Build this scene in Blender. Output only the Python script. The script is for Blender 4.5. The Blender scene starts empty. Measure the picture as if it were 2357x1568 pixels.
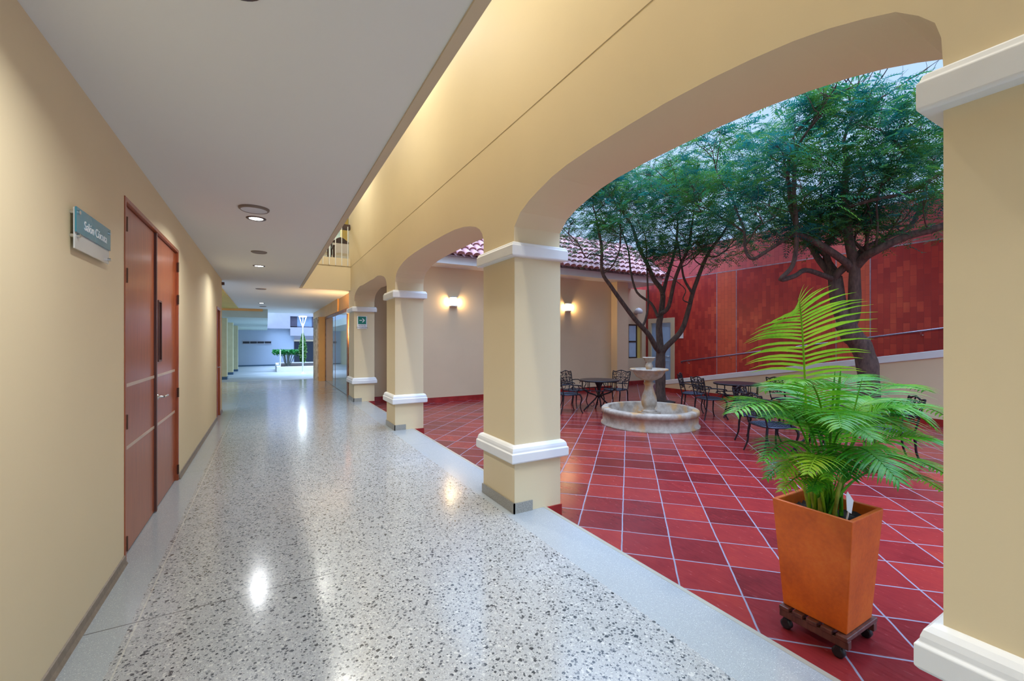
import bpy, math, random
from mathutils import Vector, Matrix
PI = math.pi
random.seed(7)
COL = bpy.context.scene.collection
sc = bpy.context.scene

# ------------------------------------------------------------------ camera frame used to measure the place
F = 985.; CA = math.cos(math.radians(29.8)); SA = math.sin(math.radians(29.8)); CX = 1178.5; CY = 786.
EYE = 1.5
T = -.125            # level of the patio tiles, one step below the corridor
def onX(px, X):
    t = (px-CX)/F; return X*(CA-t*SA)/(SA+t*CA)
def onY(px, Y):
    t = (px-CX)/F; return Y*(SA+t*CA)/(CA-t*SA)
def zat(py, X, Y): return EYE-(py-CY)*(X*SA+Y*CA)/F
def atd(px, py, d):
    l = (px-CX)/F*d; return Vector((l*CA+d*SA, -l*SA+d*CA, EYE-(py-CY)*d/F))

# ------------------------------------------------------------------ materials
def nodes(name):
    m = bpy.data.materials.new(name); m.use_nodes = True
    nt = m.node_tree; b = nt.nodes['Principled BSDF']
    return m, nt, b
def N(nt, t, **kw):
    n = nt.nodes.new(t)
    for k, v in kw.items():
        if k in n.inputs: n.inputs[k].default_value = v
        else: setattr(n, k, v)
    return n
def M(nt, op, a, b=None, c=None):
    n = nt.nodes.new('ShaderNodeMath'); n.operation = op
    for i, v in enumerate((a, b, c)):
        if v is None: continue
        if isinstance(v, (int, float)): n.inputs[i].default_value = v
        else: nt.links.new(v, n.inputs[i])
    return n.outputs[0]
def mixc(nt, f, a, b, mode='MIX'):
    n = nt.nodes.new('ShaderNodeMix'); n.data_type = 'RGBA'; n.blend_type = mode
    for i, v in ((0, f), (6, a), (7, b)):
        if isinstance(v, (int, float)): n.inputs[i].default_value = v
        elif isinstance(v, tuple): n.inputs[i].default_value = (*v[:3], 1)
        else: nt.links.new(v, n.inputs[i])
    return n.outputs[2]
def ramp(nt, f, stops, interp='LINEAR'):
    n = nt.nodes.new('ShaderNodeValToRGB'); n.color_ramp.interpolation = interp
    el = n.color_ramp.elements
    while len(el) < len(stops): el.new(.5)
    for e, (p, c) in zip(el, stops): e.position = p; e.color = (*c, 1)
    nt.links.new(f, n.inputs[0]); return n.outputs[0]
def ocoord(nt): return nt.nodes.new('ShaderNodeTexCoord').outputs['Object']
def bump(nt, b, h, strength=.3, dist=.01):
    n = N(nt, 'ShaderNodeBump'); n.inputs['Strength'].default_value = strength; n.inputs['Distance'].default_value = dist
    nt.links.new(h, n.inputs['Height']); nt.links.new(n.outputs[0], b.inputs['Normal'])
def noise(nt, vec, scale, detail=3, rough=.5):
    n = N(nt, 'ShaderNodeTexNoise', Scale=scale, Detail=detail, Roughness=rough); nt.links.new(vec, n.inputs['Vector']); return n.outputs[0]
def vmap(nt, vec, scale=(1,1,1), rot=(0,0,0), loc=(0,0,0)):
    n = N(nt, 'ShaderNodeMapping'); n.inputs['Scale'].default_value = scale; n.inputs['Rotation'].default_value = rot; n.inputs['Location'].default_value = loc
    nt.links.new(vec, n.inputs['Vector']); return n.outputs[0]

def plain(name, col, rough=.6, metal=0, var=.12, vscale=3., bmp=.1, bscale=60, coat=0, spec=.5):
    m, nt, b = nodes(name); o = ocoord(nt)
    nz = noise(nt, o, vscale, 4)
    lo = tuple(c*(1-var) for c in col); hi = tuple(min(1, c*(1+var*.6)) for c in col)
    nt.links.new(ramp(nt, nz, [(.3, lo), (.7, hi)]), b.inputs['Base Color'])
    b.inputs['Roughness'].default_value = rough; b.inputs['Metallic'].default_value = metal
    b.inputs['Coat Weight'].default_value = coat; b.inputs['Specular IOR Level'].default_value = spec
    if bmp: bump(nt, b, noise(nt, o, bscale, 3), bmp, .004)
    return m
CREAM = (.74, .615, .385)
m_cream = plain('cream_paint', CREAM, .7, var=.035, vscale=.8, bmp=.12, bscale=35)
m_patio = plain('patio_cream_paint', (.74, .57, .36), .7, var=.06, vscale=.8, bmp=.12, bscale=30)
m_ceil = plain('ceiling_white_paint', (.74, .745, .70), .8, var=.02, vscale=.5, bmp=.04)
m_white = plain('white_trim_paint', (.78, .79, .78), .45, var=.04, vscale=4, bmp=.08, bscale=25)
m_trimbeige = plain('beige_edge_paint', (.60, .49, .33), .7, var=.04)
m_orange = plain('orange_paint_and_lit_edge', (.80, .42, .13), .6, var=.06)
m_yellow = plain('yellow_paint', (.72, .52, .12), .6, var=.05)
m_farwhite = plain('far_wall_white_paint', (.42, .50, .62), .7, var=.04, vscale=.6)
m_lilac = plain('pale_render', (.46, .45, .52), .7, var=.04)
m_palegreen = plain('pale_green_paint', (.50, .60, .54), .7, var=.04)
m_colgreen = plain('ochre_green_paint', (.66, .62, .36), .7, var=.08)
m_navy = plain('dark_blue_tile_base', (.05, .12, .2), .4)
m_dark = plain('dark_opening', (.012, .02, .035), .3, bmp=0)
m_iron = plain('dark_cast_iron', (.030, .026, .032), .38, metal=.7, var=.3, vscale=30, bmp=.25, bscale=120)
m_ironblue = plain('dark_cast_seat', (.05, .06, .085), .28, metal=.8, var=.2, vscale=20, bmp=.3, bscale=90)
m_black = plain('black_rubber', (.012, .012, .013), .45)
m_steel = plain('brushed_steel', (.62, .62, .60), .28, metal=1, var=.05)
m_bronze = plain('dark_bronze_metal', (.12, .07, .05), .4, metal=.8)
m_skirt = plain('grey_terrazzo_skirting', (.33, .32, .28), .3, var=.3, vscale=90, bmp=0)
m_brownskirt = plain('brown_skirting', (.23, .18, .13), .45, var=.2, vscale=30)
m_redbase = plain('red_tile_plinth', (.36, .025, .02), .25, var=.3, vscale=5)
m_soil = plain('dark_soil', (.03, .02, .015), .95, var=.6, vscale=40, bmp=1, bscale=60)
m_railblue = plain('handrail_metal', (.35, .33, .42), .25, metal=.9)
m_blue = plain('pale_blue_door_paint', (.45, .68, .95), .35, var=.05)
m_teal = plain('teal_plate', (.03, .25, .34), .12, var=.1, bmp=0, coat=.6)
m_lightplate = plain('frosted_white_plate', (.66, .68, .64), .18, bmp=0, coat=.5)
m_green = plain('green_sign', (.0, .20, .13), .4, bmp=0)
m_signwhite = plain('sign_white', (.85, .88, .88), .4, bmp=0)
m_signgrey = plain('sign_text_grey', (.15, .15, .17), .5, bmp=0)
m_darkwood = plain('dark_wood', (.055, .025, .015), .45, var=.3, vscale=12)
m_cushion = plain('cream_upholstery', (.72, .66, .55), .8)
m_handlewood = plain('brown_frame_wood', (.30, .12, .04), .45, var=.5, vscale=9)
m_vent = plain('brown_grille', (.22, .17, .13), .5)
m_ventwhite = plain('pale_grille', (.62, .64, .64), .4)
m_groove = plain('wall_groove', (.34, .26, .14), .8)

def emis(name, col, s):
    m, nt, b = nodes(name); b.inputs['Emission Color'].default_value = (*col, 1); b.inputs['Emission Strength'].default_value = s
    b.inputs['Base Color'].default_value = (*col, 1); return m
m_lamp = emis('cool_lamp', (.93, .97, 1.), 22)
m_sconce = emis('warm_sconce_glass', (1., .80, .45), 9)
m_post = emis('white_lantern_glass', (.85, .97, 1.), 4)

def terrazzo():
    m, nt, b = nodes('terrazzo'); o = ocoord(nt)
    sx = N(nt, 'ShaderNodeSeparateXYZ'); nt.links.new(o, sx.inputs[0]); X, Y = sx.outputs[0], sx.outputs[1]
    edge = noise(nt, o, 40, 2)
    xe = M(nt, 'ADD', X, M(nt, 'MULTIPLY', M(nt, 'SUBTRACT', edge, .5), .04))
    border = M(nt, 'MAXIMUM', M(nt, 'GREATER_THAN', xe, 1.80), M(nt, 'LESS_THAN', xe, -.63))
    def chips(scale, dens, thr, seed):
        v = N(nt, 'ShaderNodeTexVoronoi', Scale=scale); v.distance = 'MINKOWSKI'; v.inputs['Exponent'].default_value = 1.3
        nt.links.new(vmap(nt, o, (1, 1, .01), (0, 0, seed*.7), (seed, seed*2.3, 0)), v.inputs['Vector'])
        sp = N(nt, 'ShaderNodeSeparateColor'); nt.links.new(v.outputs['Color'], sp.inputs[0])
        mask = M(nt, 'MULTIPLY', M(nt, 'LESS_THAN', v.outputs['Distance'], M(nt, 'MULTIPLY', M(nt, 'ADD', sp.outputs[1], .5), thr)), M(nt, 'LESS_THAN', sp.outputs[0], dens))
        return mask, sp.outputs[2]
    base = mixc(nt, noise(nt, o, 6, 4), (.31, .318, .31), (.40, .41, .405))
    fm, fr = chips(260, .6, .42, 3)
    col = mixc(nt, fm, base, ramp(nt, fr, [(0, (.30, .31, .32)), (.5, (.44, .45, .45)), (1, (.64, .64, .62))]))
    bc = mixc(nt, M(nt, 'MULTIPLY', fm, .8), mixc(nt, 0.0, (.34, .37, .38), (.5, .5, .5)), ramp(nt, fr, [(0, (.22, .24, .26)), (.5, (.42, .44, .45)), (1, (.62, .64, .64))]))
    m1, r1 = chips(74, .80, .50, 1)
    col = mixc(nt, m1, col, ramp(nt, r1, [(0, (.05, .055, .06)), (.15, (.12, .13, .14)), (.4, (.22, .23, .23)), (.75, (.31, .31, .30)), (1, (.55, .55, .52))]))
    m2, r2 = chips(46, .26, .42, 5)
    col = mixc(nt, m2, col, ramp(nt, r2, [(0, (.035, .04, .045)), (.5, (.10, .11, .12)), (1, (.28, .29, .28))]))
    m3, r3 = chips(120, .5, .38, 8)
    col = mixc(nt, M(nt, 'MULTIPLY', m3, .85), col, ramp(nt, r3, [(0, (.12, .12, .13)), (.5, (.33, .33, .33)), (1, (.60, .60, .57))]))
    col = mixc(nt, border, col, bc)
    crack = M(nt, 'MULTIPLY', M(nt, 'LESS_THAN', M(nt, 'ABSOLUTE', M(nt, 'SUBTRACT', Y, 2.98)), .0035), M(nt, 'LESS_THAN', X, .4))
    for yj in (-.2, 6.1, 9.3, 12.4, 15.6):
        crack = M(nt, 'MAXIMUM', crack, M(nt, 'MULTIPLY', M(nt, 'LESS_THAN', M(nt, 'ABSOLUTE', M(nt, 'SUBTRACT', Y, yj)), .003), .5))
    seam = M(nt, 'LESS_THAN', M(nt, 'ABSOLUTE', M(nt, 'SUBTRACT', X, -.6)), .004)
    col = mixc(nt, M(nt, 'MULTIPLY', seam, .5), col, (.58, .55, .48))
    col = mixc(nt, crack, col, (.10, .10, .10))
    nt.links.new(col, b.inputs['Base Color'])
    nt.links.new(M(nt, 'ADD', M(nt, 'MULTIPLY', noise(nt, o, 3, 3), .12), .10), b.inputs['Roughness'])
    b.inputs['Specular IOR Level'].default_value = .6
    bump(nt, b, noise(nt, o, 9, 2), .10, .003)
    return m
m_terr = terrazzo()

def tiles():
    m, nt, b = nodes('glossy_red_clay_tiles'); o = ocoord(nt)
    sx = N(nt, 'ShaderNodeSeparateXYZ'); nt.links.new(o, sx.inputs[0]); X, Y = sx.outputs[0], sx.outputs[1]
    k = 1/math.sqrt(2)
    u = M(nt, 'MULTIPLY', M(nt, 'ADD', X, Y), k); v = M(nt, 'MULTIPLY', M(nt, 'SUBTRACT', Y, X), k)
    wob = M(nt, 'MULTIPLY', M(nt, 'SUBTRACT', noise(nt, o, 5, 2), .5), .012)
    U = M(nt, 'DIVIDE', M(nt, 'ADD', M(nt, 'SUBTRACT', u, 4.165-.384*30), wob), .384)
    V = M(nt, 'DIVIDE', M(nt, 'ADD', M(nt, 'SUBTRACT', v, .05-.378*50), wob), .378)
    fu = M(nt, 'FRACT', U); fv = M(nt, 'FRACT', V)
    eu = M(nt, 'MINIMUM', fu, M(nt, 'SUBTRACT', 1, fu)); ev = M(nt, 'MINIMUM', fv, M(nt, 'SUBTRACT', 1, fv))
    e = M(nt, 'MINIMUM', eu, ev)
    grout = M(nt, 'LESS_THAN', e, .0145)
    cb = N(nt, 'ShaderNodeCombineXYZ'); nt.links.new(M(nt, 'FLOOR', U), cb.inputs[0]); nt.links.new(M(nt, 'FLOOR', V), cb.inputs[1])
    wn = N(nt, 'ShaderNodeTexWhiteNoise'); nt.links.new(cb.outputs[0], wn.inputs[0])
    streak = noise(nt, vmap(nt, o, (2, 2, 2), (0, 0, PI/4)), 3, 4, .6)
    st2 = noise(nt, vmap(nt, o, (22, 3.5, 1), (0, 0, -PI/4)), 3, 3, .6)
    t = M(nt, 'ADD', M(nt, 'ADD', .08, M(nt, 'MULTIPLY', wn.outputs[0], .38)), M(nt, 'ADD', M(nt, 'MULTIPLY', streak, .3), M(nt, 'MULTIPLY', st2, .25)))
    col = ramp(nt, t, [(.25, (.10, .008, .010)), (.5, (.22, .018, .020)), (.72, (.31, .028, .024)), (.95, (.42, .055, .022))])
    gc = mixc(nt, noise(nt, o, 14, 3), (.18, .165, .20), (.30, .28, .34))
    nt.links.new(mixc(nt, grout, col, gc), b.inputs['Base Color'])
    nt.links.new(M(nt, 'ADD', M(nt, 'MULTIPLY', grout, .35), M(nt, 'ADD', .12, M(nt, 'MULTIPLY', st2, .22))), b.inputs['Roughness'])
    h = M(nt, 'MINIMUM', e, .035)
    hh = M(nt, 'ADD', M(nt, 'MULTIPLY', h, 20), M(nt, 'MULTIPLY', st2, .45))
    bump(nt, b, hh, .35, .004)
    return m
m_tiles = tiles()

def redwall():
    m, nt, b = nodes('red_clay_wall_cladding'); o = ocoord(nt)
    sx = N(nt, 'ShaderNodeSeparateXYZ'); nt.links.new(o, sx.inputs[0]); Y, Z = sx.outputs[1], sx.outputs[2]
    cb = N(nt, 'ShaderNodeCombineXYZ'); nt.links.new(Z, cb.inputs[0]); nt.links.new(Y, cb.inputs[1])
    br = N(nt, 'ShaderNodeTexBrick'); nt.links.new(cb.outputs[0], br.inputs['Vector'])
    br.inputs['Scale'].default_value = 1; br.inputs['Brick Width'].default_value = .24; br.inputs['Row Height'].default_value = .12
    br.inputs['Mortar Size'].default_value = .004; br.inputs['Mortar Smooth'].default_value = .1; br.inputs['Bias'].default_value = -.1
    br.inputs['Color1'].default_value = (0, 0, 0, 1); br.inputs['Color2'].default_value = (1, 1, 1, 1); br.inputs['Mortar'].default_value = (.5, .5, .5, 1)
    sp = N(nt, 'ShaderNodeSeparateColor'); nt.links.new(br.outputs['Color'], sp.inputs[0])
    big = noise(nt, o, .9, 3)
    t = M(nt, 'ADD', M(nt, 'MULTIPLY', sp.outputs[0], .30), M(nt, 'MULTIPLY', big, .70))
    col = ramp(nt, t, [(.25, (.34, .022, .022)), (.45, (.46, .036, .028)), (.62, (.58, .06, .036)), (.82, (.80, .15, .06))])
    # paler vertical strips
    for a, c in ((8.12, 8.79), (4.70, 5.42)):
        s = M(nt, 'MULTIPLY', M(nt, 'GREATER_THAN', Y, a), M(nt, 'LESS_THAN', Y, c))
        col = mixc(nt, M(nt, 'MULTIPLY', s, .55), col, (.78, .14, .06))
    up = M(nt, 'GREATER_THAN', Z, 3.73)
    col = mixc(nt, M(nt, 'MULTIPLY', up, .45), col, (.72, .17, .18))  # band above the joint tinted pinker, sky reflection put into the colour
    nt.links.new(mixc(nt, M(nt, 'MULTIPLY', br.outputs['Fac'], .45), col, (.16, .02, .03)), b.inputs['Base Color'])
    b.inputs['Roughness'].default_value = .36
    bump(nt, b, M(nt, 'SUBTRACT', 1, br.outputs['Fac']), .25, .004)
    return m
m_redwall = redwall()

def wood(name, c1, c2, rough=.35):
    m, nt, b = nodes(name); o = ocoord(nt)
    g = noise(nt, vmap(nt, o, (30, 30, 1.6)), 1.5, 4, .6)
    nt.links.new(ramp(nt, g, [(.3, c1), (.7, c2)]), b.inputs['Base Color']); b.inputs['Roughness'].default_value = rough
    b.inputs['Coat Weight'].default_value = .35; b.inputs['Coat Roughness'].default_value = .2
    return m
m_door = wood('reddish_brown_wood', (.27, .050, .012), (.40, .095, .024))
m_slat = wood('dark_red_wood', (.07, .022, .015), (.15, .05, .03), .5)

def terracotta():
    m, nt, b = nodes('terracotta'); o = ocoord(nt)
    t = M(nt, 'ADD', M(nt, 'MULTIPLY', noise(nt, o, 5, 4), .7), M(nt, 'MULTIPLY', noise(nt, o, 45, 3), .3))
    nt.links.new(ramp(nt, t, [(.3, (.52, .085, .004)), (.55, (.70, .13, .005)), (.8, (.76, .20, .02))]), b.inputs['Base Color'])
    b.inputs['Roughness'].default_value = .5; bump(nt, b, noise(nt, o, 70, 4), .25, .003)
    return m
m_terra = terracotta()

def stone():
    m, nt, b = nodes('stained_stone'); o = ocoord(nt)
    base = ramp(nt, noise(nt, o, 7, 5, .6), [(.3, (.26, .20, .145)), (.7, (.50, .42, .33))])
    rust = ramp(nt, noise(nt, vmap(nt, o, (1, 1, .7), (0, 0, 0), (3, 1, 2)), 2.6, 3), [(.52, (0, 0, 0)), (.62, (1, 1, 1))])
    nt.links.new(mixc(nt, M(nt, 'MULTIPLY', rust, .75), base, (.50, .25, .06)), b.inputs['Base Color'])
    b.inputs['Roughness'].default_value = .65; bump(nt, b, noise(nt, o, 30, 5), .4, .006)
    return m
m_stone = stone()

def bark():
    m, nt, b = nodes('brown_bark'); o = ocoord(nt)
    n1 = noise(nt, vmap(nt, o, (1, 1, .35)), 18, 5, .65)
    nt.links.new(ramp(nt, n1, [(.3, (.045, .026, .022)), (.7, (.14, .085, .062))]), b.inputs['Base Color'])
    b.inputs['Roughness'].default_value = .85; bump(nt, b, n1, .8, .02)
    return m
m_bark = bark()

def leaf(name, stops, scale=1.3, trans=.35, rough=.4):
    m, nt, b = nodes(name); o = ocoord(nt)
    t = M(nt, 'ADD', M(nt, 'MULTIPLY', noise(nt, o, scale, 3), .75), M(nt, 'MULTIPLY', noise(nt, o, scale*14, 2), .35))
    col = ramp(nt, t, stops)
    nt.links.new(col, b.inputs['Base Color']); b.inputs['Roughness'].default_value = rough; b.inputs['Specular IOR Level'].default_value = .3
    tr = N(nt, 'ShaderNodeBsdfTranslucent'); nt.links.new(col, tr.inputs[0])
    mx = N(nt, 'ShaderNodeMixShader'); mx.inputs[0].default_value = trans
    nt.links.new(b.outputs[0], mx.inputs[1]); nt.links.new(tr.outputs[0], mx.inputs[2])
    nt.links.new(mx.outputs[0], nt.nodes['Material Output'].inputs[0])
    return m
m_leaf = leaf('tree_leaf', [(.3, (.010, .13, .12)), (.47, (.015, .15, .14)), (.56, (.04, .19, .05)), (.75, (.14, .27, .02))], 1.8, .45)
m_palm = leaf('palm_leaf', [(.3, (.015, .15, .03)), (.5, (.05, .29, .015)), (.65, (.15, .42, .015)), (.85, (.34, .50, .03))], 5, .3, .32)
m_palmyel = leaf('young_palm_leaf', [(.3, (.16, .42, .02)), (.55, (.30, .56, .03)), (.85, (.55, .60, .04))], 5, .4, .35)
m_stem = plain('palm_stem', (.30, .36, .04), .5, var=.4, vscale=20)
m_hedge = leaf('hedge_leaf', [(.3, (.01, .13, .03)), (.6, (.02, .26, .04)), (.8, (.05, .36, .06))], 3, .2)
m_cyp = leaf('cypress_leaf', [(.3, (.04, .15, .03)), (.6, (.10, .24, .05)), (.8, (.28, .24, .10))], 3, .2)
m_branch = plain('pale_branch', (.30, .36, .34), .8, var=.3, vscale=20)

def rooftile():
    m, nt, b = nodes('weathered_clay_roof_tile'); o = ocoord(nt)
    t = M(nt, 'ADD', M(nt, 'MULTIPLY', noise(nt, o, 4, 3), .6), M(nt, 'MULTIPLY', noise(nt, o, 30, 3), .4))
    nt.links.new(ramp(nt, t, [(.3, (.36, .16, .16)), (.55, (.50, .27, .27)), (.8, (.60, .38, .38))]), b.inputs['Base Color'])
    b.inputs['Roughness'].default_value = .7; return m
m_roof = rooftile()

def glassmat():
    m, nt, b = nodes('reflective_window_glass')
    b.inputs['Base Color'].default_value = (.55, .66, .68, 1); b.inputs['Roughness'].default_value = .03
    b.inputs['Transmission Weight'].default_value = .55; b.inputs['IOR'].default_value = 1.9
    return m
m_glass = glassmat()
def stoneclad():
    m, nt, b = nodes('rough_stone_cladding'); o = ocoord(nt)
    v = N(nt, 'ShaderNodeTexVoronoi', Scale=4.5); nt.links.new(vmap(nt, o, (1, 1, 1.8)), v.inputs['Vector'])
    sp = N(nt, 'ShaderNodeSeparateColor'); nt.links.new(v.outputs['Color'], sp.inputs[0])
    nt.links.new(ramp(nt, sp.outputs[0], [(0, (.40, .28, .16)), (.5, (.52, .38, .24)), (1, (.66, .52, .36))]), b.inputs['Base Color'])
    b.inputs['Roughness'].default_value = .8; bump(nt, b, v.outputs['Distance'], .5, .03); return m
m_stoneclad = stoneclad()
def plaza():
    m, nt, b = nodes('pale_plaza_paving'); o = ocoord(nt)
    sx = N(nt, 'ShaderNodeSeparateXYZ'); nt.links.new(o, sx.inputs[0])
    col = ramp(nt, noise(nt, o, .8, 4), [(.3, (.34, .39, .41)), (.7, (.46, .50, .51))])
    nt.links.new(col, b.inputs['Base Color']); b.inputs['Roughness'].default_value = .45; return m
m_plaza = plaza()

# ------------------------------------------------------------------ mesh helper
class MB:
    def __init__(s): s.v = []; s.f = []; s.sm = []
    def add(s, vs, fs, smooth=False):
        n = len(s.v); s.v += [tuple(v) for v in vs]
        for f in fs: s.f.append(tuple(i+n for i in f)); s.sm.append(smooth)
        return s
    def box(s, x0, x1, y0, y1, z0, z1, mat=None):
        vs = [Vector((x, y, z)) for z in (z0, z1) for x, y in ((x0, y0), (x1, y0), (x1, y1), (x0, y1))]
        if mat: vs = [mat @ v for v in vs]
        return s.add(vs, [(3, 2, 1, 0), (4, 5, 6, 7), (0, 1, 5, 4), (1, 2, 6, 5), (2, 3, 7, 6), (3, 0, 4, 7)])
    def prism(s, poly, a, b, axis='X'):
        """polygon in the plane across the axis, extruded from a to b"""
        def P(p, t): return {'X': (t, p[0], p[1]), 'Y': (p[0], t, p[1]), 'Z': (p[0], p[1], t)}[axis]
        n = len(poly)
        return s.add([P(p, a) for p in poly]+[P(p, b) for p in poly],
              [tuple(range(n))[::-1], tuple(range(n, 2*n))]+[(i, (i+1) % n, n+(i+1) % n, n+i) for i in range(n)])
    def lathe(s, prof, seg=32, c=(0, 0, 0), a0=0, a1=2*PI, zk=1):
        prof = [(p_[0], p_[1]*zk) for p_ in prof]
        full = abs(a1-a0-2*PI) < 1e-6; m = seg if full else seg+1
        vs = []
        for r, z in prof:
            for i in range(m):
                a = a0+(a1-a0)*i/seg; vs.append((c[0]+r*math.cos(a), c[1]+r*math.sin(a), c[2]+z))
        fs = []
        for j in range(len(prof)-1):
            for i in range(seg):
                k = (i+1) % m
                fs.append((j*m+i, j*m+k, (j+1)*m+k, (j+1)*m+i))
        return s.add(vs, fs, True)
    def tube(s, pts, r, seg=8, caps=True):
        pts = [Vector(p) for p in pts]; n = len(pts)
        rs = r if isinstance(r, (list, tuple)) else [r]*n
        vs = []; up = None
        for i, p in enumerate(pts):
            t = (pts[min(i+1, n-1)]-pts[max(i-1, 0)])
            if t.length < 1e-9: t = Vector((0, 0, 1))
            t.normalize()
            if up is None: up = t.orthogonal().normalized()
            else:
                up = up-t*up.dot(t)
                up = up.normalized() if up.length > 1e-6 else t.orthogonal().normalized()
            w = t.cross(up)
            for k in range(seg):
                a = 2*PI*k/seg; vs.append(p+(up*math.cos(a)+w*math.sin(a))*rs[i])
        fs = [(i*seg+k, i*seg+(k+1) % seg, (i+1)*seg+(k+1) % seg, (i+1)*seg+k) for i in range(n-1) for k in range(seg)]
        s.add(vs, fs, True)
        if caps:
            s.add([vs[k] for k in range(seg)], [tuple(range(seg))[::-1]]); s.add(vs[-seg:], [tuple(range(seg))])
        return s
    def build(s, name, mat, parent=None, bevel=0, local=False, fix=True):
        me = bpy.data.meshes.new(name)
        vs = s.v
        if parent is not None and not local:
            L = parent.location; vs = [(v[0]-L.x, v[1]-L.y, v[2]-L.z) for v in vs]
            pp = parent.parent
            if pp is not None: vs = [(v[0]-pp.location.x, v[1]-pp.location.y, v[2]-pp.location.z) for v in vs]
        me.from_pydata(vs, [], s.f); me.polygons.foreach_set('use_smooth', s.sm)
        if fix and len(s.f) < 20000:
            import bmesh
            bm = bmesh.new(); bm.from_mesh(me)
            bmesh.ops.recalc_face_normals(bm, faces=bm.faces); bm.to_mesh(me); bm.free()
        me.materials.append(mat); me.update()
        o = bpy.data.objects.new(name, me); COL.objects.link(o)
        if parent is not None: o.parent = parent
        if bevel:
            b = o.modifiers.new('bevel', 'BEVEL'); b.width = bevel; b.segments = 2; b.limit_method = 'ANGLE'
        return o
def box(*a): return MB().box(*a)
def tag(o, label=None, cat=None, group=None, kind=None):
    for k, v in (('label', label), ('category', cat), ('group', group), ('kind', kind)):
        if v: o[k] = v
    return o
def thing(name, loc, label, cat, group=None, rz=0):
    o = bpy.data.objects.new(name, None); COL.objects.link(o); o.location = loc; o.rotation_euler.z = rz
    o.empty_display_size = .1
    return tag(o, label, cat, group)
def struct(name, mb, mat, bevel=0):
    o = mb.build(name, mat, None, bevel); o['kind'] = 'structure'; return o
def copy_tree(o, parent=None):
    c = o.copy(); COL.objects.link(c); c.parent = parent
    for ch in [x for x in bpy.data.objects if x.parent == o]: copy_tree(ch, c)
    return c
def smoothpath(pts, sub=4):
    pts = [Vector(p) for p in pts]; out = []
    n = len(pts)
    for i in range(n-1):
        p0 = pts[max(i-1, 0)]; p1 = pts[i]; p2 = pts[i+1]; p3 = pts[min(i+2, n-1)]
        for k in range(sub):
            t = k/sub
            out.append(.5*((2*p1)+(p2-p0)*t+(2*p0-5*p1+4*p2-p3)*t*t+(3*p1-p0-3*p2+p3)*t**3))
    out.append(pts[-1]); return out
def textmesh(body, size, mat, name, parent, origin, right, up, normal, align='CENTER', depth=.001):
    cu = bpy.data.curves.new(name+'_curve', 'FONT'); cu.body = body; cu.size = size; cu.align_x = align; cu.align_y = 'CENTER'; cu.extrude = depth
    to = bpy.data.objects.new(name+'_tmp', cu); COL.objects.link(to)
    dg = bpy.context.evaluated_depsgraph_get(); dg.update()
    me = bpy.data.meshes.new_from_object(to.evaluated_get(dg)); bpy.data.objects.remove(to)
    R = Matrix(((right[0], up[0], normal[0]), (right[1], up[1], normal[1]), (right[2], up[2], normal[2]))).to_4x4()
    me.transform(Matrix.Translation(Vector(origin)-(parent.location if parent else Vector()))@R)
    me.materials.clear(); me.materials.append(mat)
    o = bpy.data.objects.new(name, me); COL.objects.link(o)
    if parent: o.parent = parent
    return o

# ================================================================== SETTING: corridor
CEIL = 2.815; SLABTOP = 3.415; UP = 6.2; WX0, WX1 = 1.87, 2.36; LX = -.835; TX = 2.2; YN = -3.5
struct('floor', box(-6, TX-.03, YN, 18.8, T-.1, 0), m_terr)
struct('trim_1', box(TX-.03, TX, YN, 12.5, T-.1, .001), plain('metal_floor_edge', (.42, .40, .32), .35, metal=.3), 0)
# left wall with the door opening
D0, D1, D2, DT = 3.80, 4.84, 5.83, 2.485
Q0, Q1, QT = 9.90, 10.55, 2.17
wl = MB()
wl.box(-1.1, LX, YN, D0, .0, CEIL); wl.box(-1.1, LX, D0, D2, DT, CEIL); wl.box(-1.1, LX, D2, Q0, 0, CEIL)
wl.box(-1.1, LX, Q0, Q1, QT, CEIL); wl.box(-1.1, LX, Q1, 11.0, 0, CEIL)
struct('wall_left', wl, m_cream)
bb = MB()
for a, b_ in ((YN, D0-.0), (D2, Q0), (Q1, 11.0)): bb.prism([(LX, 0), (LX+.022, 0), (LX+.012, .02), (LX+.008, .055), (LX, .058)], a, b_, 'Y')
struct('baseboard_left', bb, m_brownskirt)
# ceiling slab of the lower corridor
ce = MB(); ce.box(-1.1, .69, YN, 11.64, CEIL, SLABTOP); ce.box(-6, -1.1, 11.0, 22.6, CEIL, SLABTOP); ce.box(-1.1, .69, 11.64, 22.6, CEIL, SLABTOP); ce.box(.69, 2.06, 11.75, 22.6, CEIL, SLABTOP)
struct('ceiling', ce, m_ceil)
struct('trim_2', box(.69, .745, YN, 11.64, CEIL-.012, SLABTOP), m_trimbeige)
struct('trim_3', box(.69, WX0, 11.64, 11.75, CEIL-.005, SLABTOP), m_cream)
struct('trim_4', box(-1.6, -.97, 11.0, 21.0, CEIL-.02, CEIL), m_yellow)
# arcade wall
cap = 2.365
arch1 = [(3.235, cap), (3.225, 2.50), (3.12, 2.60), (2.98, 2.66), (2.84, 2.70), (2.66, 2.745), (2.47, 2.77), (2.2, 2.785), (1.86, 2.79), (1.6, 2.79), (1.32, 2.775), (1.12, 2.755), (.95, 2.73), (.82, 2.70), (.71, 2.665), (.62, 2.63), (.56, 2.577), (.52, 2.528), (.505, 2.47), (.50, cap)]
def archpts(a, b, h=2.80):
    pts = [(b, cap)]
    ctrl = [(0, cap), (0.0, 2.50), (.03, 2.575), (.09, 2.635), (.18, 2.68), (.32, 2.72), (.5, 2.755), (.75, 2.782), (1.1, h-.004), (1.4, h)]
    L = [(b-x, z) for x, z in ctrl]; R = [(a+x, z) for x, z in ctrl[::-1]]
    return L+R
A = []
A += [(12.0, cap)]
A += archpts(7.80, 11.12, 2.77)
A += archpts(3.835, 7.22, 2.80)
A += arch1
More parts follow.
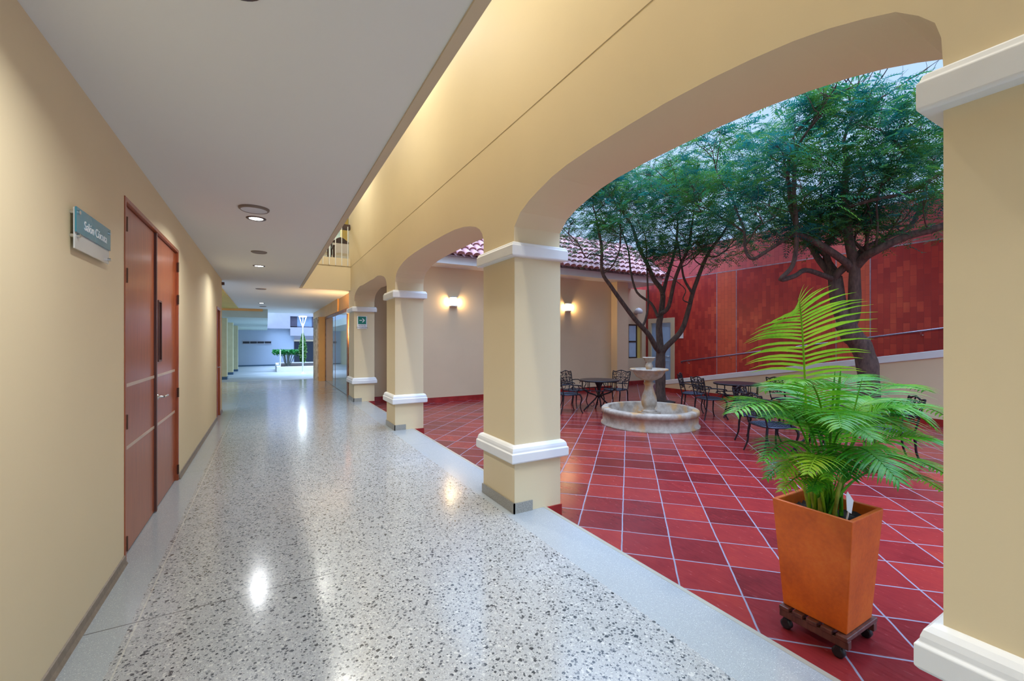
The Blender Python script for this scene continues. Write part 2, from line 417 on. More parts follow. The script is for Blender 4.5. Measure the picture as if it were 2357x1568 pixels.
# build as strips between soffit curve and the top, so that the wall is a clean solid
wr = MB()
segs = [archpts(7.80, 11.12, 2.77), archpts(3.835, 7.22, 2.80), arch1]
TOPZ = UP
spans = [(11.12, 11.90), (7.22, 7.80), (3.235, 3.835), (-.12, .50)]
def panel(mb, y0, y1, za, zb):
    mb.add([(WX0, y0, za), (WX0, y1, zb), (WX0, y1, TOPZ), (WX0, y0, TOPZ)], [(0, 1, 2, 3)])
    mb.add([(WX1, y0, za), (WX1, y1, zb), (WX1, y1, TOPZ), (WX1, y0, TOPZ)], [(3, 2, 1, 0)])
for s_ in segs:
    soff = []
    for (ya, za), (yb, zb) in zip(s_[:-1], s_[1:]):
        if abs(ya-yb) > 1e-5: panel(wr, yb, ya, zb, za)
    wr.add([(x, y, z) for y, z in s_ for x in (WX0, WX1)], [(2*i, 2*i+1, 2*i+3, 2*i+2) for i in range(len(s_)-1)], False)
for a, b_ in spans: panel(wr, a, b_, cap, cap)
a0 = archpts(-3.6, -.12, 2.80)
for (ya, za), (yb, zb) in zip(a0[:-1], a0[1:]):
    if abs(ya-yb) > 1e-5: panel(wr, yb, ya, zb, za)
wr.add([(x, y, z) for y, z in a0 for x in (WX0, WX1)], [(2*i, 2*i+1, 2*i+3, 2*i+2) for i in range(len(a0)-1)])
wr.add([(WX0, 11.9, cap), (WX1, 11.9, cap), (WX1, 11.9, TOPZ), (WX0, 11.9, TOPZ)], [(0, 1, 2, 3)])
wr.add([(WX0, -3.6, TOPZ), (WX1, -3.6, TOPZ), (WX1, 11.9, TOPZ), (WX0, 11.9, TOPZ)], [(0, 1, 2, 3)])
ow = wr.build('wall_right', m_cream, fix=False); ow['kind'] = 'structure'
for p in ow.data.polygons: pass
struct('trim_5', box(WX0-.0015, WX0, YN, 11.6, 3.405, 3.411), m_groove)

# pillars
def ring(mb, prof, x0, x1, y0, y1):
    """prof: (offset, z) swept round the rectangle"""
    vs = []
    for o_, z in prof:
        vs += [(x0-o_, y0-o_, z), (x1+o_, y0-o_, z), (x1+o_, y1+o_, z), (x0-o_, y1+o_, z)]
    fs = []
    for j in range(len(prof)-1):
        for i in range(4): fs.append((j*4+i, j*4+(i+1) % 4, (j+1)*4+(i+1) % 4, (j+1)*4+i))
    mb.add(vs, fs)
def pillar(y0, y1, label):
    t = thing('pillar', (WX0, y0, 0), label, 'pillar', None)
    box(WX0, WX1, y0, y1, T, cap).build('shaft', m_cream, t)
    mb = MB(); ring(mb, [(.0, cap-.13), (.045, cap-.128), (.052, cap-.118), (.052, cap-.035), (.046, cap-.03), (.040, cap-.012), (.03, cap-.003), (0, cap)], WX0, WX1, y0, y1)
    mb.build('capital_moulding', m_white, t, .004)
    mb = MB(); ring(mb, [(.0, .44), (.045, .443), (.056, .455), (.056, .525), (.050, .531), (.046, .534), (.044, .552), (.038, .572), (.024, .588), (.008, .595), (0, .596)], WX0, WX1, y0, y1)
    mb.build('base_moulding', m_white, t, .003)
    mb = MB()
    mb.box(WX0-.012, WX0, y0-.012, y1, 0, .09); mb.box(WX0-.012, 2.05, y0-.012, y0, 0, .09); mb.box(WX0-.012, 2.05, y1, y1+.012, 0, .09)
    mb.build('skirting', m_skirt, t)
    mb = MB(); mb.box(TX, WX1+.01, y0-.012, y1+.012, T, -.004)
    mb.build('tile_plinth', m_redbase, t)
pillar(-.12, .50, 'nearest cream pillar, cut by the right edge of the picture')
pillar(3.22, 3.835, 'cream pillar standing between the large near arch and the middle arch')
pillar(7.22, 7.80, 'cream pillar between the middle arch and the smallest arch')
pillar(11.12, 11.90, 'farthest cream pillar, carrying the green arrow sign')

# upper storey seen through the gap
up = MB(); up.box(LX-.2, 8, YN, 19, UP, UP+.2)
struct('ceiling_upper', box(LX-.2, 2.5, YN, 19, UP, UP+.2), m_ceil)
struct('wall_left_upper', box(LX-.2, LX, YN, 19, SLABTOP, UP), m_cream)
struct('wall_back_upper', box(LX, 4.4, 16.0, 16.2, SLABTOP, UP), m_palegreen)
struct('wall_right_upper', box(4.2, 4.4, 11.9, 16.2, SLABTOP-.6, UP), m_lilac)
struct('floor_upper', box(2.062, 4.2, 12.1, 16.2, CEIL+.4, SLABTOP), m_ceil)
struct('ceiling_upper_side', box(2.5, 4.4, 11.9, 16.2, UP, UP+.2), m_ceil)
tag(box(onY(787, 13.4), onY(802, 13.4), 13.4, 13.65, SLABTOP, UP).build('post', m_yellow), 'ochre post rising behind the upper balcony railing', 'post')
struct('trim_6', box(.0, WX0+.1, 11.66, 11.78, SLABTOP, 3.63), m_cream)
struct('trim_7', box(.0, WX0, 11.635, 11.66, SLABTOP-.005, SLABTOP+.012), m_groove)
rl = thing('balcony_railing', (.9, 11.62, SLABTOP), 'dark wooden handrail on thin white balusters along the upper balcony', 'railing')
box(-.75, WX0-.01, 11.62, 11.74, 4.37, 4.50).build('handrail', m_darkwood, rl, .006)
x = 1.80
while x > -.7:
    MB().tube([(x, 11.615, 3.43), (x, 11.615, 4.44)], .010, 6).build('baluster', m_signwhite, rl); x -= .147
def armchair(x, y, label):
    t = thing('armchair', (x, y, SLABTOP), label, 'chair')
    mb = MB()
    poly = [(-.26, .82)]+[(-.26+.52*i/12, .86+.13*math.sin(PI*i/12)**2) for i in range(13)]+[(.26, .82)]
    mb.prism([(x+a, SLABTOP+b) for a, b in poly], y-.03, y+.03, 'Y'); mb.build('crest_rail', m_darkwood, t, .006)
    MB().box(x-.21, x+.21, y-.02, y+.02, SLABTOP+.45, SLABTOP+.83).build('back_cushion', m_cushion, t, .01)
    for sx in (-1, 1):
        MB().box(x+sx*.24-.02, x+sx*.24+.02, y-.025, y+.025, SLABTOP, SLABTOP+.84).build('leg', m_darkwood, t)
        MB().box(x+sx*.24-.02, x+sx*.24+.02, y-.52, y-.48, SLABTOP, SLABTOP+.62).build('leg', m_darkwood, t)
        MB().box(x+sx*.24-.025, x+sx*.24+.025, y-.52, y, SLABTOP+.62, SLABTOP+.65).build('armrest', m_darkwood, t)
    MB().box(x-.24, x+.24, y-.5, y, SLABTOP+.38, SLABTOP+.47).build('seat', m_cushion, t, .02)
armchair(onY(784, 12.75), 12.75, 'dark wooden armchair with a cream back behind the upper railing')
armchair(onY(728, 12.75), 12.75, 'half hidden dark chair at the left end of the upper balcony')

# ------------------------------------------------------------------ doors of the left wall
fr = thing('double_door', (LX, D0, 0), 'tall reddish brown double door with two pale inlay lines in the left wall', 'door')
mb = MB(); mb.box(LX-.12, LX+.006, D0, D0+.035, 0, DT); mb.box(LX-.12, LX+.006, D2-.035, D2, 0, DT); mb.box(LX-.12, LX+.006, D0+.035, D2-.035, DT-.03, DT)
mb.build('door_frame', m_door, fr, .003)
DX = LX-.022
def leafdoor(y0, y1, name_inlay=True, win=None):
    mb = MB()
    if win:
        a, b_, z0, z1 = win
        mb.box(DX-.04, DX, y0, a, .01, DT-.035); mb.box(DX-.04, DX, b_, y1, .01, DT-.035)
        mb.box(DX-.04, DX, a, b_, .01, z0); mb.box(DX-.04, DX, a, b_, z1, DT-.035)
    else: mb.box(DX-.04, DX, y0, y1, .01, DT-.035)
    d = mb.build('door_leaf', m_door, fr)
    for z in (1.19, .75):
        box(DX-.002, DX+.0025, y0+.03, y1-.03, z-.012, z+.012).build('inlay_strip', m_pale, d)
    return d
m_pale = plain('pale_wood_inlay', (.55, .40, .30), .35)
d1 = leafdoor(D0+.036, D1-.004)
box(DX-.01, DX+.018, D1-.035, D1-.002, .01, DT-.035).build('cover_strip', m_slat, d1)
d2 = leafdoor(D1+.002, D2-.036, win=(4.965, 5.075, 1.33, 1.86))
box(DX-.03, DX-.02, 4.965, 5.075, 1.33, 1.86).build('narrow_pane', plain('dark_brown_glass', (.10, .03, .02), .1), d2)
for (ya, yb, z0, z1) in ((4.95, 4.965, 1.315, 1.875), (5.075, 5.09, 1.315, 1.875), (4.95, 5.09, 1.315, 1.33), (4.95, 5.09, 1.86, 1.875)):
    pass
mb = MB(); mb.box(DX-.03, DX+.008, 4.95, 4.966, 1.315, 1.875); mb.box(DX-.03, DX+.008, 5.074, 5.09, 1.315, 1.875); mb.box(DX-.03, DX+.008, 4.966, 5.074, 1.315, 1.331); mb.box(DX-.03, DX+.008, 4.966, 5.074, 1.859, 1.875)
mb.build('pane_frame', m_slat, d2)
mb = MB(); hy = 4.93; hz = 1.0
mb.lathe([(0, 0), (.026, 0), (.026, .008), (.010, .010), (.010, .05)], 20)
vs = [(DX+v[2], hy+v[0], hz+v[1]) for v in mb.v]; mb.v = vs
mb.tube([(DX+.048, hy, hz), (DX+.055, hy+.01, hz), (DX+.055, hy+.125, hz), (DX+.045, hy+.14, hz-.004)], .0085, 10)
mb.build('lever_handle', m_steel, d2)
for z in (.12, .95, 1.95, 2.3):
    MB().tube([(LX+.004, D0+.036, z-.05), (LX+.004, D0+.036, z+.05)], .009, 8).build('hinge', m_bronze, fr)
    MB().tube([(LX+.004, D2-.036, z-.05), (LX+.004, D2-.036, z+.05)], .009, 8).build('hinge', m_bronze, fr)
sd = thing('single_door', (LX, Q0, 0), 'narrow reddish brown door at the far end of the left wall', 'door')
mb = MB(); mb.box(LX-.12, LX+.01, Q0, Q0+.05, 0, QT); mb.box(LX-.12, LX+.01, Q1-.05, Q1, 0, QT); mb.box(LX-.12, LX+.01, Q0+.05, Q1-.05, QT-.05, QT); mb.build('door_frame', m_door, sd)
box(LX-.07, LX-.03, Q0+.05, Q1-.05, .01, QT-.05).build('door_leaf', m_door, sd)
MB().tube([(LX-.03, Q0+.12, 1), (LX+.03, Q0+.12, 1), (LX+.03, Q0+.22, 1)], .009, 8).build('lever_handle', m_steel, sd)

# room sign on the left wall
sg = thing('room_sign', (LX, 3.2, 2.03), 'teal and frosted white name plate reading Salón Cúcuta beside the double door', 'sign')
ys0, ys1 = 2.955, 3.475; sx_ = LX+.018; ys0, ys1 = onX(175, sx_+.01), onX(253, sx_+.01)
box(sx_, sx_+.006, ys0, ys1, 1.955, 2.155).build('backing_plate', m_lightplate, sg)
box(sx_+.007, sx_+.013, ys0-.004, ys1, 2.035, 2.158).build('teal_panel', m_teal, sg)
for yy, zz in ((ys0+.025, 2.135), (ys1-.02, 2.135), (ys0+.025, 2.02), (ys1-.02, 1.98)):
    mb = MB(); mb.tube([(LX, yy, zz), (sx_+.019, yy, zz)], .010, 12); mb.build('standoff', m_steel, sg)
textmesh('Salón Cúcuta', .066, m_signwhite, 'lettering', sg, (sx_+.0145, (ys0+ys1)/2+.01, 2.085), (0, 1, 0), (0, 0, 1), (1, 0, 0))

# arrow sign on the farthest pillar
xs0, xs1 = onY(824, 11.12), onY(842.5, 11.12); xm = (xs0+xs1)/2
zt, zb = zat(729, xm, 11.12), zat(746.5, xm, 11.12); zlow = zat(757, xm, 11.12)
es = thing('arrow_sign', (xm, 11.12, zt), 'green exit route sign with a white arrow on the farthest pillar', 'sign')
box(xs0-.02, xs1+.02, 11.108, 11.112, zlow, zt+.012).build('white_panel', m_signwhite, es)
box(xs0, xs1, 11.104, 11.108, zb, zt).build('green_panel', m_green, es)
w = xs1-xs0; zc = (zt+zb)/2
mb = MB(); mb.prism([(xm-.34*w, zc-.05*w), (xm+.02*w, zc-.05*w), (xm-.0*w, zc-.05*w), (xm-.0*w, zc+.05*w), (xm-.34*w, zc+.05*w)], 11.100, 11.104, 'Y')
mb.prism([(xm-.02*w, zc+.26*w), (xm+.10*w, zc+.26*w), (xm+.34*w, zc), (xm+.10*w, zc-.26*w), (xm-.02*w, zc-.26*w), (xm+.12*w, zc-.05*w), (xm+.12*w, zc+.05*w)], 11.100, 11.104, 'Y')
mb.build('arrow', m_signwhite, es, fix=True)
textmesh('RUTA DE', .042, m_signgrey, 'lettering', es, (xm, 11.106, zb-.038), (1, 0, 0), (0, 0, 1), (0, -1, 0))
textmesh('EVACUACIÓN', .042, m_signgrey, 'lettering', es, (xm, 11.106, zb-.085), (1, 0, 0), (0, 0, 1), (0, -1, 0))

# ------------------------------------------------------------------ ceiling lights and grilles
def area(name, loc, power, size, color=(1, 1, 1), rot=(0, 0, 0), spread=PI, parent=None, shape='DISK'):
    l = bpy.data.lights.new(name, 'AREA'); l.shape = shape; l.size = size; l.energy = power; l.color = color; l.spread = spread
    o = bpy.data.objects.new(name, l); COL.objects.link(o); o.rotation_euler = rot
    if parent: o.parent = parent; o.location = Vector(loc)-parent.location
    else: o.location = loc
    return o
LIGHTP = 19
def downlight(x, y, z, label, p=LIGHTP, r=.065, col=(.94, .97, 1), group='round ceiling downlights'):
    t = thing('downlight', (x, y, z), label, 'ceiling light', group)
    mb = MB(); mb.lathe([(r, -.001), (r+.004, -.008), (r+.028, -.006), (r+.03, 0)], 32, (x, y, z)); mb.build('trim_ring', m_bronze if z < 3 else m_steel, t)
    mb = MB(); mb.lathe([(0, -.004), (r, -.004)], 32, (x, y, z)); mb.build('lamp_glass', m_lamp, t, fix=False)
    area('lamp', (x, y, z-.012), p, r*1.8, col, parent=t, spread=math.radians(150))
downlight(-.1, 1.85, CEIL, 'downlight right overhead, cut by the top edge of the picture')
downlight(-.1, 5.33, CEIL, 'brightest downlight just beyond the pale round ceiling disc')
downlight(-.12, 8.65, CEIL, 'small lit downlight between the two brown ceiling grilles')
downlight(-.16, 17.05, CEIL, 'farthest lit downlight, near the end of the corridor ceiling', 34, col=(1, .86, .72))
downlight(-.1, -1.4, CEIL, 'downlight behind the viewer above the corridor')
# high lamps of the upper ceiling that wash the arcade wall
for i, y in enumerate((-1., 2.6, 5.6, 9.6, 14.2)):
    downlight(1.35 if i < 4 else 1.27, y, UP, 'high ceiling lamp over the open gap beside the arcade wall', 50 if i < 4 else 75, .09, (1, .97, .88), 'high ceiling lamps')
def disc(x, y, r, label, m1, m2, th=.012):
    t = thing('ceiling_grille', (x, y, CEIL), label, 'grille')
    mb = MB(); mb.lathe([(0, -th), (r*.82, -th), (r*.84, -th)], 32, (x, y, CEIL)); mb.build('plate', m1, t, fix=False)
    mb = MB(); mb.lathe([(r*.84, -th), (r*.88, -th-.004), (r*.98, -th*.7), (r, 0)], 32, (x, y, CEIL)); mb.build('rim', m2, t)
disc(-.11, 4.94, .135, 'pale round ceiling disc with a dark rim in front of the brightest downlight', m_ventwhite, m_vent, .02)
disc(-.10, 7.30, .105, 'brown round ceiling grille between the first two lit downlights', m_vent, m_vent)
disc(-.13, 12.4, .12, 'brown round ceiling grille in front of the farthest lit downlight', m_vent, m_vent)
disc(-.13, 18.6, .12, 'faint dark grille beyond the farthest downlight', m_vent, m_vent)
tag(box(LX-.01, LX+.05, 10.93, 11.0, 2.70, 2.76).build('motion_sensor', m_bronze), 'tiny dark sensor at the top corner where the left wall ends', 'sensor')

# ================================================================== patio
YB, YR, XR = 10.9, 11.8, 12.73
struct('floor_patio', box(TX, 16, -6, 19, T-.12, T), m_tiles)
XP0, XP1 = onY(1407, YB), 9.98
wb = MB(); wb.box(2.9, XP0, YB, YB+.3, T, 3.49); wb.box(XP0, onY(1443, 10.62)+.05, 10.62, YB+.3, T, 3.49); wb.box(2.36, 2.9, 11.85, 12.1, T, 3.49)
wb.box(2.9, 3.1, YB, 11.9, T, 3.49)
struct('wall_back', wb, m_patio)
w0, w1, wz0, wz1 = onY(1447, YR), onY(1468, YR), .86, 2.15
wn = MB(); XQ = 10.7
wn.box(XQ-.1, w0, YR, YR+.3, T, 3.49); wn.box(w0, w1+.22, YR, YR+.3, T, wz0); wn.box(w0, w1+.22, YR, YR+.3, wz1, 3.49); wn.box(w1+.22, XR, YR, YR+.3, T, 3.49)
wn.box(XQ-.1, XQ, 10.9, YR, T, 3.49)
struct('wall_back_recess', wn, m_patio)
wd = struct('window_1', MB().box(w0, w0+.05, YR+.03, YR+.09, wz0, wz1).box(w1-.05, w1, YR+.03, YR+.09, wz0, wz1).box(w0+.05, w1-.05, YR+.03, YR+.09, wz1-.05, wz1).box(w0+.05, w1-.05, YR+.03, YR+.09, wz0, wz0+.05).box(w0+.05, w1-.05, YR+.03, YR+.09, 1.46, 1.52), m_bronze)
m_wpane = plain('pale_window_pane', (.5, .62, .75), .08, bmp=0)
pn = box(w0+.04, w1-.04, YR+.05, YR+.06, wz0+.04, wz1-.04).build('pane', m_wpane, wd)
struct('trim_8', box(w1, w1+.22, YR+.10, YR+.16, wz0, wz1), m_yellow)
bp = MB(); bp.box(3.1, XP0, YB-.02, YB, T, T+.13); bp.box(2.36, 3.1, 11.83, 11.85, T, T+.13); bp.box(XP0, 10.08, 10.60, 10.62, T, T+.13); bp.box(XQ, 12.6, YR-.02, YR, T, T+.13)
struct('baseboard_back', bp, m_redbase)
# red clad wall with the door
rw = MB(); DY0, DY1 = 10.45, 11.66
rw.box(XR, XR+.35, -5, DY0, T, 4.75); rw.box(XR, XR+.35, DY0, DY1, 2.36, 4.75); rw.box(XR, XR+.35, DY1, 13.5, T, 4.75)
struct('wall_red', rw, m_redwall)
jt = MB(); jt.box(XR-.004, XR, -5, 11.6, 3.715, 3.745)
for y in (8.12, 8.79, 4.70, 5.42): jt.box(XR-.004, XR, y-.012, y+.012, T, 3.715)
struct('trim_9', jt, plain('grey_wall_joint', (.42, .26, .28), .7, var=.3, vscale=9))
dr = thing('blue_door', (XR, 11, T), 'pale blue metal door in a cream frame at the far corner of the patio', 'door')
mb = MB(); mb.box(XR-.03, XR+.12, DY0, DY0+.16, T, 2.36); mb.box(XR-.03, XR+.12, DY1-.14, DY1, T, 2.36); mb.box(XR-.03, XR+.12, DY0+.16, DY1-.14, 2.19, 2.36)
mb.build('door_frame', m_cream, dr)
dl = box(XR+.02, XR+.06, DY0+.165, DY1-.145, T+.01, 2.185).build('door_leaf', m_blue, dr)
mb = MB(); mb.box(XR+.012, XR+.022, DY0+.26, DY1-.24, .95, 2.02); mb.box(XR+.012, XR+.022, DY0+.26, DY1-.24, .0, .8); mb.build('raised_panel', m_blue, dl, .005)
MB().tube([(XR+.02, DY0+.24, .95), (XR-.03, DY0+.24, .95), (XR-.03, DY0+.36, .95)], .012, 8).build('lever_handle', m_steel, dl)
ds = box(XR-.012, XR, onX(1573, XR), onX(1563, XR), zat(779, XR, 10.15), zat(765, XR, 10.15)).build('door_sign', m_signwhite)
tag(ds, 'small white plate on the red wall just right of the blue door', 'sign')
wlp = thing('wall_lamp', (onY(1462, YR), YR, zat(716, 11.9, YR)), 'unlit white dome lamp above the patio window', 'lamp')
L = wlp.location
MB().lathe([(.0, .12), (.09, .09), (.15, .02), (.16, -.06), (.13, -.10), (0, -.10)], 20, (L.x, L.y-.17, L.z)).build('dome', m_signwhite, wlp)
MB().tube([(L.x-.02, L.y, L.z-.12), (L.x-.02, L.y-.12, L.z-.12)], .02, 8).build('bracket', m_steel, wlp)
# ramp with parapet
rz = lambda y: max(T, .161*(9.45-y)+T+.02)
XW = 11.2
rp = MB(); rp.prism([(9.45, T), (9.45, T+.005), (-5, rz(-5)), (-5, T)], XW+.1, XR, 'X')
struct('floor_ramp', rp, m_redbase)
pz = lambda y: .112+(9.50-y)*(1.19-.112)/(9.50-3.04)
pr_ = MB(); pr_.prism([(9.6, T), (9.6, pz(9.6)), (-5, pz(-5)), (-5, T)], XW, XW+.14, 'X')
struct('wall_ramp', pr_, m_patio)
tr = MB(); tr.prism([(9.62, pz(9.62)), (9.62, pz(9.62)+.14), (-5, pz(-5)+.15), (-5, pz(-5))], XW-.03, XW+.17, 'X')
struct('trim_10', tr, m_white, .01)
struct('baseboard_ramp', box(XW-.02, XW, -5, 9.6, T, T+.13), m_redbase)
hr = thing('handrail', (XR-.08, 6, 1.3), 'slim metal handrail climbing along the red wall above the ramp', 'handrail')
hz = lambda y: .795+(10.10-y)*(1.774-.795)/(10.10-3.44)
MB().tube([(XR-.02, 10.12, hz(10.12)-.06), (XR-.07, 10.12, hz(10.12)-.01), (XR-.08, 10.05, hz(10.05)), (XR-.08, -4.5, hz(-4.5))], .024, 10).build('rail', m_railblue, hr)
for y in (9.85, 8.3, 6.6, 5.05, 3.75, 2.2, .6):
    MB().tube([(XR, y, hz(y)-.09), (XR-.05, y, hz(y)-.09), (XR-.08, y, hz(y)-.02)], .014, 8).lathe([(0, 0), (.035, 0), (.035, .012), (0, .012)], 12, (XR-.01, y, hz(y)-.095)).build('bracket', m_steel, hr)

# eave and tiled roof
YE, ZE = 10.3, 3.49
ev = MB(); ev.box(2.40, 11.9, YE, YE+.12, ZE, ZE+.20); ev.box(2.40, 11.9, YE+.12, 12.1, ZE, ZE+.06)
struct('trim_11', ev, m_white)
rf = MB(); pit = .75; sl = math.hypot(1, pit); pitch = .225; course = .33; RY = YE-.12; RZ = ZE+.215
ncol = int((11.95-2.36)/pitch); nco = 7
for i in range(ncol):
    xc = 2.40+pitch*(i+.5)
    for j in range(nco):
        s0 = j*course; s1 = s0+course*1.12
        for (sgn, lift, rr) in ((1, .0, .085),):
            vs = []
            for s_, r_, li in ((s0, .098, .035), (s1, .078, .0)):
                for k in range(7):
                    a = PI*k/6
                    dx = -math.cos(a)*r_*1.12; dz = math.sin(a)*r_*.95+li
                    y = RY+s_/sl; z = RZ+s_*pit/sl
                    vs.append((xc+dx, y-dz*pit/sl, z+dz/sl))
            fs = [(k, k+1, 8+k, 7+k) for k in range(6)]; fs.append((0, 1, 2, 3, 4, 5, 6))
            rf.add(vs, fs, True)
        # valley tile between
        vs = []
        for s_, li in ((s0, .012), (s1, -.012)):
            for k in range(5):
                a = PI*k/4; dx = -math.cos(a)*.09; dz = -math.sin(a)*.05+li+.02
                y = RY+s_/sl; z = RZ+s_*pit/sl
                vs.append((xc+pitch/2+dx, y-dz*pit/sl, z+dz/sl))
        rf.add(vs, [(k, k+1, 6+k, 5+k) for k in range(4)], True)
rt = thing('tiled_roof', (7, YE, RZ), 'pinkish clay barrel tile roof over the back wall of the patio', 'roof')
ro = rf.build('roof_tiles', m_roof, rt, fix=False)
L_ = nco*course
mb = MB(); mb.add([(2.36, RY, RZ-.03), (11.95, RY, RZ-.03), (11.95, RY+L_/sl, RZ-.03+L_*pit/sl), (2.36, RY+L_/sl, RZ-.03+L_*pit/sl)], [(0, 1, 2, 3)])
mb.add([(2.36, RY, RZ-.03), (11.95, RY, RZ-.03), (11.95, RY+L_/sl, ZE), (2.36, RY+L_/sl, ZE), (11.95, RY+L_/sl, RZ-.03+L_*pit/sl), (2.36, RY+L_/sl, RZ-.03+L_*pit/sl)], [(2, 3, 5, 4), (1, 2, 4), (0, 5, 3)])
mb.build('roof_deck', m_roof, rt, fix=False)
mb = MB()
for j in range(8):
    s_ = j*course
    y = RY+s_/sl; z = RZ+s_*pit/sl
    pts = [(11.93, y, z+.06), (11.93, y+course*1.05/sl, z+.04+course*pit/sl)]
    if j < 7: mb.tube(pts, [.10, .08], 10)
mb.build('verge_tiles', m_roof, rt)
mb = MB()
x = 2.4
while x < 11.9:
    mb.tube([(x, RY+L_/sl, RZ+L_*pit/sl+.02), (x+.4, RY+L_/sl, RZ+L_*pit/sl+.0)], [.11, .09], 10); x += .36
mb.build('ridge_tiles', m_roof, rt)

# sconces
def sconce(px, label):
    x = onY(px, YB); z = 2.58
    t = thing('wall_sconce', (x, YB, z), label, 'wall lamp', None)
    mb = MB(); mb.prism([(x-.095, YB), (x-.085, YB-.05), (x-.05, YB-.085), (x+.05, YB-.085), (x+.085, YB-.05), (x+.095, YB)], z-.105, z+.105, 'Z'); mb.build('glass_shade', m_sconce, t)
    for s_ in (-1, 1):
        mb = MB(); mb.prism([(x-.11, YB), (x-.10, YB-.06), (x-.06, YB-.10), (x+.06, YB-.10), (x+.10, YB-.06), (x+.11, YB)], z+s_*.105, z+s_*.13, 'Z'); mb.build('cap', m_white, t)
    for s_ in (-1, 1):
        area('lamp', (x+s_*.1, YB-.05, z), 5.5, .12, (1, .68, .33), (0, s_*math.radians(-78), 0), parent=t, spread=math.radians(170))
sconce(1043, 'glowing warm sconce on the back wall seen through the middle arch')
sconce(1307, 'glowing warm sconce on the back wall just right of the large pillar')

ws = thing('wall_sconce', (2.1, 11.9, 1.75), 'added unseen warm lamp behind the farthest pillar that lights the orange beam', 'wall lamp')  # added lamp hidden by the pillar, warms the beam and the far ceiling
MB().prism([(2.03, 11.9), (2.05, 11.98), (2.15, 11.98), (2.17, 11.9)], 1.65, 1.85, 'Z').build('glass_shade', m_sconce, ws)
area('lamp', (1.84, 12.02, 1.75), 30, .15, (1, .62, .28), (math.radians(118), 0, math.radians(22)), parent=ws)

# ------------------------------------------------------------------ fountain
FX, FY = 6.55, 5.99
ft = thing('fountain', (FX, FY, T), 'two-bowl stone fountain with rust stains standing in a low round basin', 'fountain')
ftz = T
mb = MB(); n = 16
mb.lathe([(.93, 0), (.935, .02), (.90, .04), (.90, .22), (.925, .235), (.92, .30), (.90, .32), (.80, .325), (.785, .31), (.785, .06), (0, .05)], 40, (FX, FY, T))
mb.build('basin', m_stone, ft)
mb = MB(); mb.box(FX-.20, FX+.20, FY-.20, FY+.20, T+.05, T+.14); mb.box(FX-.16, FX+.16, FY-.16, FY+.16, T+.14, T+.24); mb.build('plinth', m_stone, ft, .012)
MB().lathe([(.13, .24), (.15, .26), (.13, .29), (.10, .31), (.135, .38), (.15, .46), (.14, .56), (.10, .68), (.075, .78), (.09, .82), (.11, .85), (.075, .87), (.07, .90)], 28, (FX, FY, T), zk=.945).build('pedestal', m_stone, ft)
MB().lathe([(.07, .90), (.14, .92), (.24, .98), (.29, 1.06), (.31, 1.10), (.36, 1.115), (.37, 1.13), (.36, 1.15), (.31, 1.15), (.28, 1.12), (.15, 1.05), (0, 1.04)], 36, (FX, FY, T), zk=.945).build('large_bowl', m_stone, ft)
MB().lathe([(.055, 1.04), (.07, 1.08), (.05, 1.12), (.06, 1.16), (.075, 1.20), (.055, 1.26), (.05, 1.29)], 24, (FX, FY, T), zk=.945).build('upper_stem', m_stone, ft)
MB().lathe([(.05, 1.29), (.09, 1.32), (.105, 1.36), (.125, 1.375), (.12, 1.39), (.09, 1.38), (0, 1.35)], 24, (FX, FY, T), zk=.945).build('small_bowl', m_stone, ft)

